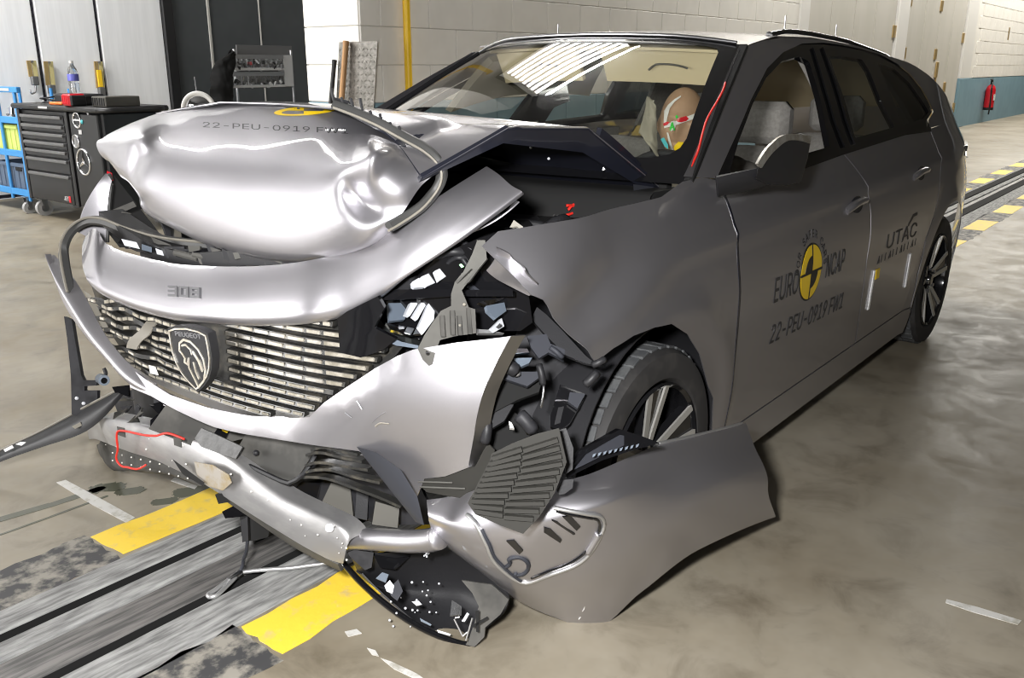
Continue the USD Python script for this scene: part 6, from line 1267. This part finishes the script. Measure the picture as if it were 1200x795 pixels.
# parts rack with small bins on legs
RY = -7.2; rp = lambda x, y: at(x, y, y=RY)
r00, r11 = rp(266, 66), rp(326, 104)
rk = thing("parts_rack", "grey louvred rack of small clear parts bins on two legs", "parts rack", (float(rp(303, 110)[0]), RY, 0))
xa, xb = float(rp(266, 66)[0]), float(rp(340, 66)[0]); zt_, zb_ = float(rp(266, 64)[2]), float(rp(266, 103)[2])
add(rk, "back_panel", bx(((float(rp(283, 60)[0]) + float(rp(348, 60)[0])) / 2, RY - .10, (zt_ + zb_) / 2 + .05), (abs(float(rp(348, 60)[0]) - float(rp(283, 60)[0])), .02, zt_ - zb_ + .12), .004), "tool_grey")
add(rk, "end_panel", bx((xb + .06, RY - .03, (zt_ + zb_) / 2), (.13, .12, zt_ - zb_), .004), "silver_print")
for x in (rp(281, 90)[0], rp(347, 90)[0]): add(rk, "leg", cyl((x, RY - .07, 0), (x, RY - .07, zt_ + .06), .018, 10), "satin_metal")
add(rk, "foot", bx(((xa + xb) / 2, RY - .07, .015), (abs(xb - xa), .4, .03), .005), "tool_grey")
zm = (zt_ + zb_) / 2; nb = 9; bw = (xa - (xb + .13)) / nb
for row, (z0, z1) in enumerate(((zm + .01, zt_), (zb_, zm - .01))):
    add(rk, "shelf_lip", bx(((xa + xb + .13) / 2, RY + .03, z1 - .02), (abs(xa - xb - .13), .02, .05), .003), "satin_metal"); add(rk, "shelf_lip", bx(((xa + xb + .13) / 2, RY + .03, z0 + .012), (abs(xa - xb - .13), .02, .03), .003), "silver_print")
    for k in range(nb):
        xk = xa - bw * (k + .5); bn = add(rk, "bin", bx((xk, RY - .02, (z0 + z1) / 2 - .015), (bw * .9, .10, (z1 - z0) * .68), .006), "lens_clear")
        rb_ = np.random.default_rng(k + 20 * row)
        for j in range(4): add(bn, "part_in_bin", bx((xk + rb_.uniform(-.3, .3) * bw, RY - .0 + rb_.uniform(-.02, .03), (z0 + z1) / 2 - .03 + rb_.uniform(-.25, .25) * (z1 - z0)), (bw * rb_.uniform(.15, .4), .03, (z1 - z0) * rb_.uniform(.15, .4)), .004, roty(rb_.uniform(-1, 1))), ["lamp_white", "tool_black", "satin_metal", "silver_print", "black_plastic", "red_plastic" if k == 3 and row == 0 else "satin_metal"][(j + k) % 6], False)
ct_ = thing("black_coat", "black coat hanging on the end of the parts rack", "coat", (float(rp(262, 90)[0]), RY - .05, 1.2))
cg = [[rp(268, 66), rp(276, 61), rp(282, 65)], [rp(257, 76), rp(268, 73), rp(280, 76)], [rp(252, 94), rp(265, 92), rp(278, 96)], [rp(253, 118), rp(266, 120), rp(279, 118)]]
cg = np.array(cg); cg[:, 1, 1] += .06; cg[:, :, 0] += .10; cg[:, :, 1] += .06
add(ct_, "coat_cloth", patch(cg, 8, 8, .05, None, lambda G: G + np.array([0, 1, 0]) * (meshkit.fbm(G * 9, 3, 8) - .5)[..., None] * .12), "matt_black", True)
# round white-rimmed dome on a stand
dc = at(233, 128, d=6.4); dl = thing("dome_mirror", "white rimmed round mirror on a thin stand behind the bonnet", "mirror", (dc[0], dc[1], 0))
fwd = np.array([.78, .62, 0]); add(dl, "rim", trimesh.creation.torus(.112, .014, 48, 10).apply_transform(np.block([[np.stack(frame(fwd), 1), dc[:, None]], [np.zeros((1, 3)), 1]])), "tape_white", True); add(dl, "glass", lathe([(0, .03), (.06, .022), (.108, 0), (.1, -.02), (0, -.02)], dc, fwd, 32), "chrome", True)
add(dl, "stand", cyl((dc[0] - .02, dc[1] - .015, 0), dc - [.02, .015, .08], .014, 10), "satin_metal"); add(dl, "base", lathe([(0, .03), (.05, .028), (.16, .01), (.165, 0), (0, 0)], (dc[0] - .02, dc[1] - .015, 0), n=28), "tool_black"); add(dl, "aerial", cyl(dc + [0, 0, .0], at(228, 90, d=6.4), .004, 6), "satin_metal")
# tread plate, copper tube and dark bar leaning on the wall's end
XW = WX + .012
def lean(y, z0x, zt): return None
zt1 = 1.487; xb_, xt_ = XW + .22, XW + .012
tp = thing("tread_plate", "grey steel tread plate leaning against the end of the wall", "metal plate", (xb_, -3.12, 0))
up_ = np.array([xt_ - xb_, 0, zt1]); Lp = np.linalg.norm(up_); up_ /= Lp; nrm = np.cross([0, 1.0, 0], up_); y0_, y1_ = -3.30, -2.90
add(tp, "sheet", extr(sbox(0, 0, y1_ - y0_, Lp), .004, (xb_, y0_, 0.002), (0, 1, 0), up_, nrm), "steel_plate", False)
lz = []
for i in range(10):
    for j in range(34):
        c = np.array([xb_, y0_, 0.002]) + np.array([0, 1, 0]) * (.02 + i * .04) + up_ * (.03 + j * .043) + nrm * .005; a = .785 * (1 if (i + j) % 2 else -1); X = np.array([0, math.cos(a), 0]) + up_ * math.sin(a); Y = np.cross(nrm, X)
        lz.append(hull([c + X * .016, c - X * .016, c + Y * .005, c - Y * .005, c + nrm * .003]))
add(tp, "raised_pattern", join(lz), "steel_plate", False, kind="stuff")
def leaner(name, label, px0, pyt, y, r_, m, cat):
    top = at(px0, pyt, x=XW + .05); b = np.array([XW + .32, top[1] + .01, r_]); t = thing(name, label, cat, tuple(b)); add(t, "tube", cyl(b, top, r_, 16), m, 40); d = (top - b) / np.linalg.norm(top - b); add(t, "end_cap", cyl(top - d * .02, top + d * .004, r_ * 1.12, 16), m, 40)
leaner("copper_tube", "long copper coloured tube leaning in front of the tread plate", 405.5, 49, 0, .021, "copper_rod", "tube"); leaner("dark_bar", "short dark bar leaning left of the copper tube", 392, 71, 0, .016, "tool_black", "bar")
# yellow pipe on the wall
yx = float(at(478, 50, y=WY + .05)[0]); yp = thing("yellow_pipe", "bright yellow pipe running down the block wall", "pipe", (yx, WY + .045, 0)); add(yp, "pipe", cyl((yx, WY + .045, 0), (yx, WY + .045, 3.1), .028, 20), "yellow_steel", 40); add(yp, "elbow", [ball((yx, WY + .045, 3.1), .030), cyl((yx, WY + .045, 3.1), (yx, WY - .02, 3.1), .028, 16)], "yellow_steel", 40)
for z in (.5, 2.4): add(yp, "clamp", bx((yx, WY + .03, z), (.09, .05, .04), .006), "satin_metal")
# fire extinguisher on the blue dado
ec = at(1160, 118, y=WY + .13); ex = thing("fire_extinguisher", "red fire extinguisher hung on the blue wall dado", "fire extinguisher", (ec[0], ec[1], ec[2] - .35)); zb2, er = float(at(1158, 129, y=WY + .13)[2]), .11; zt2 = float(at(1163, 99, y=WY + .13)[2])
b0_ = np.array([ec[0], WY + .005 + er, zb2]); add(ex, "cylinder", lathe([(0, 0), (er * .9, 0), (er, .03), (er, zt2 - zb2 - .13), (er * .8, zt2 - zb2 - .05), (.035, zt2 - zb2), (0, zt2 - zb2)], b0_, n=28), "red_plastic", 40)
add(ex, "base_ring", lathe([(er * 1.0, 0), (er * 1.03, 0), (er * 1.03, .06), (er, .06)], b0_, n=28), "tool_black"); add(ex, "instruction_label", bx(b0_ + [.03, er * .98, .30], (.12, .02, .14), .004), "tape_white"); add(ex, "valve", [cyl(b0_ + [0, 0, zt2 - zb2], b0_ + [0, 0, zt2 - zb2 + .10], .03, 10), bx(b0_ + [.05, 0, zt2 - zb2 + .12], (.22, .03, .03), .006)], "tool_black"); add(ex, "hose", tube([b0_ + [.05, .03, zt2 - zb2 + .05], b0_ + [.16, .05, zt2 - zb2 - .1], b0_ + [.14, .06, .15], b0_ + [.12, .05, -.10]], .018, 24, 8), "tool_black", True); add(ex, "bracket", bx(b0_ + [0, -er - .0, .3], (.08, .03, .3), .004), "tool_black")
# the tube light high on the wall that the windscreen mirrors
lt = thing("tube_light", "row of bright tubes in a louvred fitting high on the wall", "light", (-4.1, WY + .1, 4.3))
mat("tube_glow", (1, .98, .95), emit=14.0)
add(lt, "housing", bx((-4.1, WY + .06, 4.3), (2.1, .08, 1.75), .01), "tool_black")
for k in range(8): add(lt, "tube", cyl((-3.12, WY + .16, 3.55 + k * .215), (-5.08, WY + .16, 3.55 + k * .215), .042, 10), "tube_glow", 40)
for x in (-3.08, -5.12): add(lt, "end_plate", bx((x, WY + .13, 4.3), (.03, .12, 1.75), .005), "post_white")
